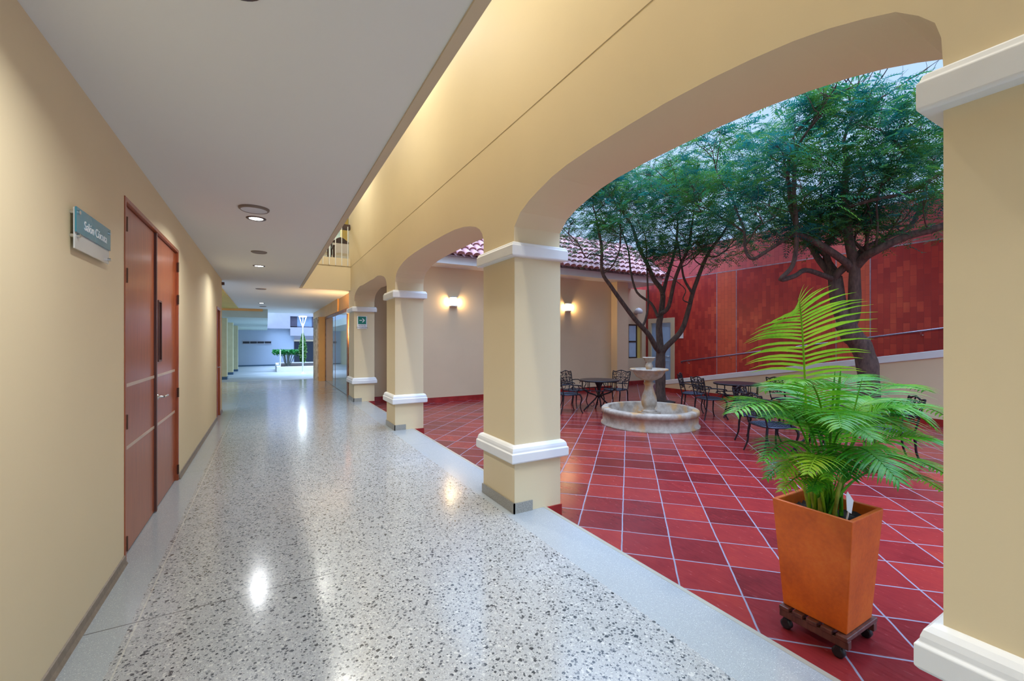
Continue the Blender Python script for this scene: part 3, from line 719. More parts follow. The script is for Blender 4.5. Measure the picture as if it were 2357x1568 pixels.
# ------------------------------------------------------------------ cast iron furniture
def spiral(cx, cz, r0, r1, a0, a1, n=14):
    return [(cx+(r0+(r1-r0)*i/n)*math.cos(a0+(a1-a0)*i/n), cz+(r0+(r1-r0)*i/n)*math.sin(a0+(a1-a0)*i/n)) for i in range(n+1)]
def make_chair():
    t = bpy.data.objects.new('garden_chair', None); COL.objects.link(t)
    # seat faces -Y, back at +Y
    mb = MB(); n = 24
    out = []
    for i in range(n):
        a = 2*PI*i/n; c, s_ = math.cos(a), math.sin(a)
        out.append((.25*math.copysign(abs(c)**.6, c), .23*math.copysign(abs(s_)**.6, s_)))
    for r in (1, ):
        mb.tube([(x, y, .42) for x, y in out]+[(out[0][0], out[0][1], .42)], .014, 6)
    mb.prism([(x*.97, y*.97) for x, y in out], .412, .424, 'Z')
    for k in range(-4, 5): mb.tube([(k*.05, -.21, .427), (k*.05, .21, .427)], .006, 4)
    for k in range(-3, 4): mb.tube([(-.22, k*.055, .427), (.22, k*.055, .427)], .006, 4)
    mb.build('seat', m_ironblue, t, local=True)
    def back(x, z): return (x, .215+(z-.42)*.22-.10*(1-(x/.27)**2)*.2, z)
    mb = MB()
    def tb(pts, r=.0075): mb.tube([back(x, z) for x, z in pts], r, 5)
    tb([(-.22, .42), (-.225, .6), (-.245, .80), (-.24, .86)], .012); tb([(.22, .42), (.225, .6), (.245, .80), (.24, .86)], .012)
    tb([(-.24, .86), (-.15, .845), (-.07, .87), (0, .885), (.07, .87), (.15, .845), (.24, .86)], .013)
    tb([(-.225, .56), (0, .545), (.225, .56)], .010); tb([(-.235, .71), (0, .70), (.235, .71)], .007)
    tb([(0, .545), (0, .88)], .009); tb([(-.12, .55), (-.125, .86)], .006); tb([(.12, .55), (.125, .86)], .006)
    for sx in (-1, 1):
        for cx_, cz_ in ((.06, .63), (.06, .785), (.175, .635), (.18, .785)):
            tb([(sx*(cx_+(p[0]-cx_)), p[1]) for p in spiral(cx_, cz_, .052, .012, .3, 2.2*PI)], .0075)
        tb([(sx*.0, .70), (sx*.05, .735), (sx*.11, .72), (sx*.17, .70), (sx*.22, .66)], .007)
        tb([(sx*.02, .56), (sx*.09, .60), (sx*.15, .69), (sx*.20, .74), (sx*.235, .80)], .007)
    mb.build('backrest', m_iron, t, local=True)
    for sx in (-1, 1):
        mb = MB(); mb.tube(smoothpath([(sx*.235, .255, .64), (sx*.275, .12, .655), (sx*.285, -.05, .64), (sx*.275, -.17, .625), (sx*.265, -.20, .60)], 3), .013, 6)
        mb.tube(smoothpath([(sx*.27, -.12, .635), (sx*.265, -.15, .56), (sx*.25, -.11, .48), (sx*.235, -.13, .42)], 3), .011, 6)
        mb.tube([(sx*.27, .0+.05*math.cos(a), .56+.05*math.sin(a)) for a in [i*PI/5 for i in range(9)]], .007, 5)
        mb.build('armrest', m_iron, t, local=True)
        MB().tube(smoothpath([(sx*.21, -.19, .42), (sx*.235, -.225, .33), (sx*.21, -.20, .17), (sx*.225, -.22, .06), (sx*.24, -.25, 0.0)], 4), [.019, .019, .018, .018, .017, .016, .015, .014, .013, .012, .012, .012, .012, .012, .013, .014, .015], 7).build('leg', m_iron, t, local=True)
        MB().tube(smoothpath([(sx*.205, .20, .42), (sx*.215, .215, .30), (sx*.21, .23, .15), (sx*.23, .28, 0.0)], 4), [.017]*5+[.014]*4+[.012]*4, 7).build('leg', m_iron, t, local=True)
    return t
chair0 = make_chair(); cnt = [0]
def place_chair(x, y, face, label, group):
    t = chair0 if cnt[0] == 0 else copy_tree(chair0)
    cnt[0] += 1
    t.location = (x, y, T); t.rotation_euler.z = face+PI/2   # face = direction the sitter looks
    tag(t, label, 'chair', group)
def make_table():
    t = bpy.data.objects.new('garden_table', None); COL.objects.link(t)
    mb = MB(); mb.lathe([(0, .705), (.44, .705), (.465, .695), (.47, .71), (.465, .725), (.44, .728), (0, .728)], 40)
    mb.build('tabletop', m_iron, t, local=True)
    mb = MB(); mb.tube([(.40*math.cos(i*PI/12), .40*math.sin(i*PI/12), .50) for i in range(25)], .010, 6)
    for k in range(10):
        a = k*PI/5; mb.tube([(.40*math.cos(a), .40*math.sin(a), .50), (.41*math.cos(a), .41*math.sin(a), .71)], .009, 5)
    mb.build('apron', m_iron, t, local=True)
    MB().lathe([(.03, .30), (.06, .33), (.03, .38), (.035, .5), (.07, .6), (.12, .70)], 16).build('column', m_iron, t, local=True)
    for k in range(4):
        a = k*PI/2+PI/4; c, s_ = math.cos(a), math.sin(a)
        pts = smoothpath([(.38*c, .38*s_, .50), (.25*c, .25*s_, .42), (.06*c, .06*s_, .34), (.14*c, .14*s_, .22), (.27*c, .27*s_, .10), (.36*c, .36*s_, .0)], 4)
        mb = MB(); mb.tube(pts, .017, 7)
        mb.tube([((.16+.05*math.cos(u))*c, (.16+.05*math.cos(u))*s_, .15+.05*math.sin(u)) for u in [i*PI/5 for i in range(10)]], .008, 5)
        mb.build('leg', m_iron, t, local=True)
    return t
tab0 = make_table()
def place_table(x, y, rz_, label, first=False):
    t = tab0 if first else copy_tree(tab0)
    t.location = (x, y, T); t.rotation_euler.z = rz_; tag(t, label, 'table')
place_table(6.78, 7.72, .3, 'round dark iron patio table near the back wall, left of the fountain', True)
place_table(8.83, 5.62, .6, 'round dark iron patio table in front of the ramp, right of the fountain')
place_table(6.98, 3.2, .1, 'round dark iron patio table hidden behind the potted palm')
def lookat(x, y, tx, ty): return math.atan2(ty-y, tx-x)
place_chair(6.66, 8.48, lookat(6.66, 8.48, 6.9, 7.6), 'dark iron armchair at the far left side of the table left of the fountain', 'iron chairs around the tables')
place_chair(7.62, 8.05, lookat(7.62, 8.05, 6.7, 7.75), 'dark iron armchair with its back to the pilaster, right end of the left table', 'iron chairs around the tables')
place_chair(6.02, 7.9, lookat(6.0, 7.9, 6.8, 7.7), 'dark iron armchair half hidden by the big pillar at the left table', 'iron chairs around the tables')
place_chair(8.62, 6.55, lookat(8.6, 6.55, 9.0, 5.8), 'dark iron armchair farthest from the viewer at the table before the ramp', 'iron chairs around the tables')
place_chair(8.15, 5.78, lookat(8.2, 5.78, 8.9, 5.5), 'dark iron armchair nearest the fountain at the table before the ramp', 'iron chairs around the tables')
place_chair(9.42, 4.88, math.radians(-25), 'dark iron armchair right of the table before the ramp, back against the cream ramp wall', 'iron chairs around the tables')
place_chair(6.33, 3.5, lookat(6.33, 3.5, 7.1, 3.1), 'dark iron chair with curved front leg just left of the palm fronds', 'iron chairs around the tables')
place_chair(6.95, 4.05, lookat(6.95, 4.05, 7.1, 3.1), 'dark iron chair behind the leftmost palm frond', 'iron chairs around the tables')
place_chair(7.45, 2.55, lookat(7.45, 2.55, 6.9, 3.3), 'dark iron chair seen through the lower right palm fronds', 'iron chairs around the tables')

# ------------------------------------------------------------------ trees
def leafmesh(points, seed, L=.26, dens=1.0):
    rnd = random.Random(seed); V = []; Fc = []
    for c in points:
        az = rnd.uniform(0, 2*PI); el = rnd.uniform(-.6, .55)
        d = Vector((math.cos(az)*math.cos(el), math.sin(az)*math.cos(el), math.sin(el)))
        side = d.cross(Vector((0, 0, 1))).normalized(); side = (side+Vector((0, 0, rnd.uniform(-.5, .5)))).normalized()
        ln = L*rnd.uniform(.7, 1.25); n = 7
        for i in range(n):
            t = (i+.8)/n; p = c+d*ln*t+Vector((0, 0, -.35*ln*t*t))
            for s_ in (-1, 1):
                e = (side*s_*.8+d*.5+Vector((0, 0, -.25))).normalized(); l = ln*.31*(1-.35*abs(t-.5))
                w_ = d*(l*.18); k = len(V); q = p+e*l
                V += [p[:], (p+e*l*.4+w_)[:], q[:], (p+e*l*.4-w_)[:]]
                Fc.append((k, k+1, k+2, k+3))
        k = len(V); q = c+d*ln+Vector((0, 0, -.35*ln)); V += [q[:], (q+d*.04+side*.012)[:], (q+d*.08)[:], (q+d*.04-side*.012)[:]]; Fc.append((k, k+1, k+2, k+3))
    mb = MB(); mb.v = V; mb.f = Fc; mb.sm = [False]*len(Fc); return mb
def tree(label, base, d0, branches, canopy, nclust, nleaf, seed, rbase):
    rnd = random.Random(seed)
    t = thing('tree', base, label, 'tree')
    mb = MB(); tips = []
    first = True; limbs = []
    for pts, r0, r1, dd in branches:
        n = len(pts); P = []
        for i, (px, py) in enumerate(pts):
            P.append(atd(px, py, d0+dd[0]+(dd[1]-dd[0])*i/(n-1)))
        if first: P[0].z = T-.02
        S = smoothpath(P, 4); m = len(S)
        rr = [r0+(r1-r0)*i/(m-1) for i in range(m)]
        if first:
            rr[0] *= 1.35; rr[1] *= 1.18; rr[2] *= 1.07
            S2 = S
            mb.tube(S, [r*(1+.05*math.sin(i*1.7)) for i, r in enumerate(rr)], 14)
        else: mb.tube(S, rr, 8 if r0 > .04 else 6)
        limbs.append((S, rr)); first = False
        if len(limbs) > 1: tips.append((S[-1], (S[-1]-S[-4]).normalized(), r1))
    # grow twigs up into the crown
    def inside(p): return canopy(p)
    twigs = []
    def grow(p, d, r, ln, lev):
        pts = [p]; dd = d.copy(); q = p.copy()
        for i in range(4):
            dd = (dd+Vector((rnd.uniform(-.35, .35), rnd.uniform(-.35, .35), rnd.uniform(-.12, .22)))).normalized()
            q = q+dd*ln/4; pts.append(q.copy())
        mb.tube(pts, [r*(1-.15*i) for i in range(5)], 5)
        for q in pts[2:]: twigs.append(q)
        if lev > 0:
            for k in range(3 if lev > 1 else 2):
                a = rnd.uniform(0, 2*PI)
                nd = (dd*.8+Vector((math.cos(a), math.sin(a), rnd.uniform(-.1, .35)))*.9).normalized()
                grow(pts[rnd.choice((2, 3, 4))], nd, r*.62, ln*.85, lev-1)
    for p, d, r in tips: grow(p, d, max(r*.9, .012), .75, 3)
    for S, rr in limbs[1:]:
        for k in range(2):
            i = rnd.randrange(len(S)//2, len(S)); a = rnd.uniform(0, 2*PI)
            if S[i].z > 3.3: grow(S[i], Vector((math.cos(a), math.sin(a), .5)).normalized(), .014, .6, 2)
    mb.build('trunk', m_bark, t, fix=False)
    # leaf clusters through the crown, denser around twigs
    pts = []
    tw = [q for q in twigs if inside(q) < 1.2]
    for i in range(nclust):
        if tw and rnd.random() < .55: c = rnd.choice(tw)
        else: c = canopy(None, rnd)
        for k in range(nleaf):
            p = c+Vector((rnd.gauss(0, .17), rnd.gauss(0, .17), rnd.gauss(0, .11)))
            if inside(p) < 1.15: pts.append(p)
    leafmesh(pts, seed).build('foliage', m_leaf, t, fix=False)
def canopy_fn(cx, cy, cz, rx, ry, rz_, slope=.22):
    # flattened crown, a little lower on the side away from the red wall
    def f(p, rnd=None):
        if p is None:
            while True:
                a = Vector((rnd.uniform(-1, 1), rnd.uniform(-1, 1), rnd.uniform(-1, 1)))
                if (a.x**2+a.y**2)**1.3+abs(a.z)**2.4 < 1: break
            l, w = a.x*rx, a.y*ry
            return Vector((cx+l*CA+w*SA, cy-l*SA+w*CA, cz+a.z*rz_+slope*w))
        l = (p.x-cx)*CA-(p.y-cy)*SA; w = (p.x-cx)*SA+(p.y-cy)*CA
        x, y = l/rx, w/ry; z = (p.z-cz-slope*w)/rz_
        return (x*x+y*y)**1.3+abs(z)**2.4
    return f
b1 = [
 ([(1519, 926), (1520, 880), (1520, 838), (1521, 803)], .135, .12, (0, 0)),
 ([(1521, 812), (1510, 800), (1492, 769), (1462, 736), (1432, 696), (1406, 659), (1386, 626), (1385, 573), (1378, 530)], .075, .03, (0, -1.1)),
 ([(1521, 812), (1518, 780), (1517, 746), (1522, 719), (1525, 673), (1505, 643), (1489, 606), (1472, 573), (1455, 520)], .095, .04, (0, .3)),
 ([(1522, 722), (1539, 706), (1552, 649), (1568, 606), (1585, 570), (1592, 520)], .06, .03, (0, -.7)),
 ([(1525, 680), (1535, 640), (1552, 583), (1558, 546), (1560, 500)], .055, .025, (.1, .9)),
 ([(1523, 815), (1532, 800), (1568, 762), (1585, 712), (1595, 673), (1618, 610), (1635, 576), (1662, 540)], .085, .035, (0, -.6)),
 ([(1594, 676), (1575, 643), (1568, 606), (1562, 570)], .035, .02, (-.4, -.1)),
 ([(1478, 752), (1486, 735), (1492, 699), (1490, 640), (1487, 560)], .035, .02, (-.3, .3)),
 ([(1514, 730), (1499, 699), (1466, 673), (1452, 626), (1446, 576), (1430, 530)], .04, .02, (0, .8)),
 ([(1388, 630), (1409, 613), (1426, 576), (1428, 540)], .02, .014, (-.8, -1.3)),
 ([(1386, 590), (1360, 585), (1348, 592), (1330, 560), (1310, 540)], .02, .012, (-.9, -1.2)),
 ([(1590, 698), (1572, 690), (1578, 668), (1560, 650)], .018, .012, (-.35, -.5)),
 ([(1618, 612), (1600, 600), (1592, 575)], .018, .012, (-.5, -.9)),
 ([(1630, 590), (1650, 590), (1680, 570), (1720, 550)], .02, .012, (-.55, .3)),
]
B1 = atd(1519, 926, 11.45); B1.z = T
tree('left patio tree whose dark limbs fan out above the fountain', B1, 11.45, b1, canopy_fn(B1.x-.1, B1.y+.1, 5.02, 3.5, 2.4, 1.5), 760, 10, 11, .13)
b2 = [
 ([(1999, 985), (2000, 910), (1997, 845), (1982, 798), (1958, 769), (1946, 745)], .175, .165, (0, 0)),
 ([(1952, 755), (1941, 728), (1930, 699), (1924, 655), (1922, 640)], .15, .12, (0, .15)),
 ([(1922, 650), (1908, 628), (1885, 598), (1868, 570), (1856, 555), (1837, 531), (1815, 470)], .07, .035, (.15, 1.0)),
 ([(1950, 757), (1962, 730), (1967, 690), (1967, 650), (1966, 612), (1953, 545), (1948, 480), (1944, 430), (1950, 370)], .13, .05, (0, -.3)),
 ([(1963, 622), (1990, 592), (2016, 577), (2084, 545), (2163, 523), (2260, 480)], .085, .05, (-.1, -1.2)),
 ([(1967, 600), (1975, 585), (1999, 567), (2047, 545), (2098, 518), (2122, 460), (2140, 400)], .055, .03, (-.15, .6)),
 ([(1960, 622), (1948, 605), (1897, 569), (1855, 545), (1842, 540), (1822, 480), (1815, 420)], .075, .03, (-.1, -.5)),
 ([(1922, 645), (1895, 634), (1854, 622), (1830, 635), (1797, 643), (1825, 610), (1834, 545), (1830, 472), (1827, 424), (1832, 350)], .05, .03, (.1, -.7)),
 ([(1842, 540), (1822, 543), (1770, 575), (1733, 596), (1716, 576), (1713, 530), (1697, 490), (1680, 440)], .035, .02, (-.35, .3)),
 ([(1713, 535), (1690, 518), (1660, 500), (1630, 480)], .02, .012, (.2, .4)),
 ([(1946, 478), (1960, 474), (2011, 460), (2096, 441), (2156, 405), (2240, 350)], .035, .025, (-.3, -1.4)),
 ([(1920, 650), (1926, 632), (1948, 612)], .07, .07, (.12, -.05)),
 ([(2016, 577), (2020, 520), (2018, 470), (2030, 420)], .02, .014, (-.5, -.8)),
 ([(2098, 518), (2040, 524), (1990, 527), (1965, 545)], .02, .012, (.5, .1)),
 ([(1856, 555), (1880, 525), (1905, 485), (1920, 440), (1990, 390)], .03, .018, (.7, .2)),
]
B2 = atd(1999, 985, 8.04); B2.z = T
tree('right patio tree with a crooked trunk standing before the red wall', B2, 8.04, b2, canopy_fn(B2.x+.0, B2.y+.1, 4.72, 3.6, 2.4, 1.35), 800, 10, 23, .17)
tag(MB().lathe([(.30, 0), (.33, .012), (.26, .02), (.0, .03)], 24, (B1.x+.1, B1.y, T)).build('tree_pit', m_soil), 'ring of dark soil around the foot of the left patio tree', 'soil')

# ------------------------------------------------------------------ potted palm
def slab4(mb, r0, r1, thick):
    pass
pt = thing('potted_palm', (2.70, 1.20, 0), 'areca palm in a tall square orange terracotta pot', 'potted plant')
bx = (2.565, 2.85, 1.045, 1.355); rx = (2.525, 2.885, 1.005, 1.395)
def rect(b, z, ins=0): return [(b[0]+ins, b[2]+ins, z), (b[1]-ins, b[2]+ins, z), (b[1]-ins, b[3]-ins, z), (b[0]+ins, b[3]-ins, z)]
def lerp4(t, ins=0):
    b = tuple(bx[i]+(rx[i]-bx[i])*t for i in range(4)); return rect(b, .6*t, ins)
levels = [rect(bx, .0), lerp4(.3), lerp4(.7), rect(rx, .6), rect(rx, .6, .022), lerp4(.86, .028)]
mb = MB(); mb.add([v for l in levels for v in l], [(3, 2, 1, 0)]+[(j*4+i, j*4+(i+1) % 4, j*4+4+(i+1) % 4, j*4+4+i) for j in range(5) for i in range(4)])
mb.build('pot', m_terra, pt, .006)
mb = MB(); g = 12; b_ = tuple(bx[i]+(rx[i]-bx[i])*.88 for i in range(4))
vs = []
for i in range(g+1):
    for j in range(g+1):
        vs.append((b_[0]+.025+(b_[1]-b_[0]-.05)*i/g, b_[2]+.025+(b_[3]-b_[2]-.05)*j/g, .535+random.uniform(-.008, .014)))
mb.add(vs, [(i*(g+1)+j, i*(g+1)+j+1, (i+1)*(g+1)+j+1, (i+1)*(g+1)+j) for i in range(g) for j in range(g)])
mb.build('soil', m_soil, pt)
def frond(p0, p1, p2, p3, L, m, yaw=0, t0=.35, npair=30, droop=.55, fwd=.6, r=.006, wid=.011, up=None, rnd=None):
    rnd = rnd or random
    P = [Vector(p) for p in (p0, p1, p2, p3)]
    def bz(t): return P[0]*(1-t)**3+P[1]*3*t*(1-t)**2+P[2]*3*t*t*(1-t)+P[3]*t**3
    mb = MB(); S = [bz(i/18) for i in range(19)]
    mb.tube(S, [r*(1-.8*i/18)+.0012 for i in range(19)], 6)
    for i in range(npair):
        u = i/(npair-1); t = t0+(1-t0)*u*.985; p = bz(t); tg = (bz(min(1, t+.02))-bz(t-.02)).normalized()
        nrm = up if up is not None else Vector((0, 0, 1))
        side = tg.cross(nrm)
        if side.length < .25: side = tg.cross(Vector((0, 1, 0)) if abs(tg.y) < .9 else Vector((1, 0, 0)))
        side.normalize(); nn = side.cross(tg).normalized()
        ln = L*(.45+.55*math.sin(PI*min(1, .12+u*.95)))*(1-.45*u**3)
        for s_ in (-1, 1):
            ff = fwd*(.6+.9*u)
            d = (side*s_+tg*ff+nn*.18+Vector((rnd.uniform(-.08, .08), rnd.uniform(-.08, .08), rnd.uniform(-.08, .08)))).normalized()
            q = p.copy(); l = ln*rnd.uniform(.88, 1.08); vs = []; ns = 5; dd = d.copy()
            wv = dd.cross(nn).normalized()
            for k in range(ns+1):
                w_ = wid*(.35+1.0*math.sin(PI*min(1, .15+.8*k/ns)))*(1-(k/ns)**3) + .0006
                vs += [q-wv*w_*.5, q+nn*w_*.12, q+wv*w_*.5]
                dd = (dd+Vector((0, 0, -droop*1.4/ns*(k+1)/ns))).normalized(); q = q+dd*l/ns
            fs = []
            for k in range(ns): fs += [(3*k, 3*k+1, 3*k+4, 3*k+3), (3*k+1, 3*k+2, 3*k+5, 3*k+4)]
            mb.add(vs, fs, True)
    return mb.build('frond', m, pt, fix=False)

def A_(px, py, d): return tuple(atd(px, py, d))
# the tall young frond
frond((2.66, 1.26, .54), A_(1856, 980, 2.42), A_(1850, 730, 2.40), A_(1838, 688, 2.20), .36, m_palmyel, t0=.50, npair=24, droop=.62, fwd=.42, up=Vector((-.25, .1, .3))+Vector((-.5, -.86, 0)), r=.007, wid=.012)
rr = random.Random(5)
fl = [  # control 1 (px,py,d), control 2, tip, leaflet length, material, yellow?
 ((1870, 960, 2.40), (1800, 880, 2.25), (1690, 950, 2.05), .26, m_palm),
 ((1880, 1000, 2.38), (1810, 980, 2.2), (1760, 1060, 2.05), .17, m_palm),
 ((1900, 930, 2.35), (1880, 850, 2.15), (1830, 880, 1.9), .22, m_palm),
 ((1905, 960, 2.30), (1920, 900, 1.95), (1935, 985, 1.70), .22, m_palm),
 ((1930, 960, 2.40), (1990, 860, 2.45), (2070, 960, 2.45), .24, m_palm),
 ((1940, 950, 2.35), (2040, 880, 2.25), (2150, 985, 2.15), .24, m_palm),
 ((1935, 1010, 2.28), (1960, 980, 2.0), (2070, 1110, 1.80), .24, m_palm),
 ((1950, 1020, 2.30), (2060, 960, 2.2), (2210, 1040, 2.1), .24, m_palm),
 ((1950, 1040, 2.32), (2050, 1010, 2.35), (2190, 1100, 2.35), .24, m_palm),
 ((1890, 940, 2.50), (1830, 850, 2.75), (1760, 900, 2.95), .22, m_palm),
 ((1910, 930, 2.55), (1940, 820, 2.9), (1990, 880, 3.1), .26, m_palm),
 ((1880, 1040, 2.32), (1850, 1010, 2.15), (1800, 1100, 2.05), .15, m_palmyel),
 ((1900, 1050, 2.25), (1890, 1010, 2.0), (1860, 1090, 1.85), .15, m_palmyel),
 ((1930, 940, 2.6), (2020, 850, 2.9), (2130, 900, 3.0), .26, m_palm),
 ((1890, 990, 2.35), (1850, 900, 2.2), (1760, 960, 2.1), .22, m_palm),
 ((1890, 1080, 2.3), (1860, 1060, 2.15), (1800, 1130, 2.05), .14, m_palmyel),
 ((1880, 1060, 2.35), (1830, 1020, 2.25), (1765, 1100, 2.2), .15, m_palm),
 ((1900, 1090, 2.25), (1890, 1070, 2.1), (1870, 1130, 2.0), .12, m_palm),
 ((1910, 1060, 2.25), (1920, 1020, 2.05), (1905, 1100, 1.9), .15, m_palm),
 ((1880, 960, 2.45), (1850, 900, 2.6), (1800, 960, 2.7), .20, m_palm),
 ((1960, 1060, 2.35), (2060, 1050, 2.4), (2170, 1130, 2.45), .2, m_palm),
 ((1920, 1040, 2.3), (1935, 1000, 2.1), (1960, 1100, 1.95), .17, m_palm),
 ((1910, 1000, 2.3), (1930, 940, 2.1), (2010, 1010, 1.9), .22, m_palm),
 ((1925, 980, 2.45), (1990, 900, 2.5), (2100, 1010, 2.5), .24, m_palm),
 ((1935, 960, 2.5), (2050, 880, 2.6), (2180, 960, 2.7), .24, m_palm),
]
for i, (a, b_, c, L, m) in enumerate(fl):
    base = (2.70+rr.uniform(-.07, .07), 1.21+rr.uniform(-.07, .07), .54)
    frond(base, A_(*a), A_(*b_), A_(*c), L*1.13, m, npair=28 if L > .18 else 20, t0=.42, droop=.85, wid=.0105, rnd=rr, r=.0065)
# unopened spears and basal stems
for px, py, r in ((1936, 845, .010), (1922, 850, .006), (1985, 870, .004)):
    mb = MB(); e = atd(px, py, 2.45); b0 = Vector((2.70+(px-1930)*.0004, 1.2, .54)); mb.tube([b0, b0.lerp(e, .5), b0.lerp(e, .85), e], [r*.7, r*.8, r, .001], 6); mb.build('spear', m_palm, pt)
for k in range(9):
    a = k*2.4; x = 2.70+.075*math.cos(a)*(.4+.07*k); y = 1.21+.075*math.sin(a)*(.4+.07*k)
    MB().tube([(x, y, .53), (x*1.0+.02*math.cos(a), y+.02*math.sin(a), .62), (x+.05*math.cos(a), y+.05*math.sin(a), .80)], [.013, .010, .006], 8).build('stem', m_stem, pt)
pl = thing('plant_label', (2.57, 1.07, .53), 'small white stake label stuck in the soil of the palm pot', 'label')
a, b_ = atd(1944, 1200, 2.21), atd(1956, 1165, 2.21); a.z = .53
MB().tube([a, b_], .004, 6).build('stake', m_signwhite, pl)
c = atd(1956, 1157, 2.205)
mb = MB(); rg = Vector((CA, -SA, 0)); upv = Vector((.15, .1, 1)).normalized(); nv = rg.cross(upv)
vs = [c+rg*x_+upv*z_+nv*s_ for s_ in (0, .003) for x_, z_ in ((-.018, -.04), (.004, -.055), (.018, .01), (-.010, .055), (-.018, .035))]
mb.add(vs, [(0, 1, 2, 3, 4), (9, 8, 7, 6, 5)]+[(i, (i+1) % 5, 5+(i+1) % 5, 5+i) for i in range(5)]); mb.build('plate', m_signwhite, pl)
dy = thing('plant_dolly', (2.70, 1.2, T), 'dark wooden slatted plant dolly on black castors under the terracotta pot', 'dolly')
for i in range(5):
    y0 = 1.03+.07*i; box(2.535, 2.88, y0, y0+.052, -.022, -.001).build('slat', m_slat, dy, .003)
for x0 in (2.545, 2.835): box(x0, x0+.035, 1.03, 1.365, -.065, -.023).build('side_rail', m_slat, dy, .003)
for x_ in (2.555, 2.86):
    for y_ in (1.075, 1.33):
        mb = MB(); mb.tube([(x_-.016, y_, T+.028), (x_-.013, y_, T+.028), (x_+.013, y_, T+.028), (x_+.016, y_, T+.028)], [.02, .028, .028, .02], 20)
        wq = mb.build('castor', m_black, dy)
        MB().box(x_-.02, x_+.02, y_-.012, y_+.012, T+.045, -.065).build('bracket', m_black, wq)

# ================================================================== right end of the corridor: beam, stone pillar, glazing
struct('trim_12', box(1.88, 2.3, 14.1, 22.0, 2.42, CEIL), m_orange)
struct('trim_13', box(1.93, 2.3, 11.9, 14.1, 2.36, CEIL), m_orange)
struct('wall_right_end', MB().box(1.70, 2.3, 17.6, 19.4, -.1, 2.42), m_orange)
struct('trim_14', MB().box(1.66, 1.70, 17.65, 19.4, -.1, 2.42), m_stoneclad)
gw = struct('window_2', MB().box(1.91, 1.97, 12.3, 12.52, 0, 2.36).box(1.91, 1.97, 17.55, 17.6, 0, 2.42).box(1.91, 1.97, 12.3, 17.6, 2.33, 2.42).box(1.925, 1.955, 14.95, 14.99, 0, 2.36), m_handlewood)
box(1.93, 1.94, 12.5, 17.56, .01, 2.34).build('pane', m_glass, gw)
struct('wall_glazed_room', MB().box(5.2, 5.3, 12.2, 18, -.1, 2.9).box(2.1, 5.3, 17.9, 18, -.1, 2.9).box(2.36, 5.3, 12.1, 12.2, -.1, 3.2).box(2.09, 5.3, 12.2, 18, 2.8, 2.9), m_lilac)
struct('floor_glazed_room', box(2.2, 5.2, 12.2, 17.9, -.1, 0), m_plaza)

# ================================================================== far plaza
SL = .026
zs = lambda y: -SL*(y-18.4)
def onslope(px, py):
    t = (px-CX)/F; a = -t*SA+CA; d = (EYE-SL*18.4)/((py-CY)/F-SL*a)
    return Vector((d*(t*CA+SA), a*d, zs(a*d)))
pz_ = MB(); pz_.prism([(18.8, zs(18.8)), (46, zs(46)), (46, zs(46)-.3), (18.8, -.35)], -12, 12, 'X')
struct('floor_plaza', pz_, m_plaza)
YF = 42.8
fw = MB(); X677 = onY(677, YF)
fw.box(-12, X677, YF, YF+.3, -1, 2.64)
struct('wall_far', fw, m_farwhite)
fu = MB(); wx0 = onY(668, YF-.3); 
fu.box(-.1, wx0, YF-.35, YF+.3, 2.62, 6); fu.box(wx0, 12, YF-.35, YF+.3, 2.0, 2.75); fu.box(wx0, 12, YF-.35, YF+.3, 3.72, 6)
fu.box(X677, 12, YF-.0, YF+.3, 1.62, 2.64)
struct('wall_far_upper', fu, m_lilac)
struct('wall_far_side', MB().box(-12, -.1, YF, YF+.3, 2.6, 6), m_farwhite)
uw = struct('window_3', MB().box(wx0, 5.5, YF-.2, YF-.1, 2.75, 2.82).box(wx0, wx0+.55, YF-.2, YF-.1, 2.75, 3.72).box(3.55, 4.2, YF-.2, YF-.1, 2.75, 3.72), plain('dark_curtain', (.09, .08, .12), .7))
box(wx0+.55, 3.6, YF-.12, YF-.06, 2.8, 3.72).build('pane', plain('bluish_curtained_pane', (.30, .42, .60), .3), uw)
# dark opening at the right and its jamb
struct('door_1', box(X677, 9, YF-.06, YF+.2, -.66, 1.50), m_dark)
struct('trim_15', box(X677-.02, 9, YF-.12, YF-.02, 1.50, 1.64), m_trimbeige)
sx0, sx1 = onY(558, YF), onY(625, YF); sz0, sz1 = zat(792.5, (sx0+sx1)/2, YF), zat(784.5, (sx0+sx1)/2, YF)
sw = struct('window_4', MB().box(sx0, sx1, YF-.06, YF-.01, sz0, sz0+.06).box(sx0, sx1, YF-.06, YF-.01, sz1-.06, sz1), m_lilac)
for k in range(4):
    a, b2_ = sx0+(sx1-sx0)*(k/4)+.03, sx0+(sx1-sx0)*((k+1)/4)-.03
    box(a, b2_, YF-.05, YF-.01, sz0+.05, sz1-.05).build('pane', m_dark, sw)
struct('baseboard_far', box(-12, X677, YF-.04, YF, -.72, -.52), m_navy)
# left arcade and the slab above it
struct('ceiling_far_left', box(-12, .03, 20.2, YF, 2.46, 2.85), m_palegreen)
struct('trim_16', box(-12, -.15, 20.1, 20.2, 2.72, 2.86), m_orange)  # orange here stands in for warm light on the slab's front edge
for (pa, pb, py, lab) in ((509, 522, 874, 'nearest ochre square column of the left arcade beyond the corridor'), (524, 536, 862.5, 'second ochre square column of the left arcade beyond the corridor'), (537.5, 547, 855, 'third and farthest ochre square column of the left arcade')):
    a = onslope(pb, py); x0 = a.x-.42
    t = thing('square_column', (a.x, a.y, a.z), lab, 'column')
    box(x0, a.x, a.y, a.y+.5, a.z-.05, 2.46).build('shaft', m_colgreen, t)
    box(x0-.01, a.x+.012, a.y-.012, a.y+.51, a.z-.04, a.z+.12).build('base', m_navy, t)
struct('wall_far_left', box(-2.45, -2.15, 33.5, YF, -.8, 2.46), m_colgreen)
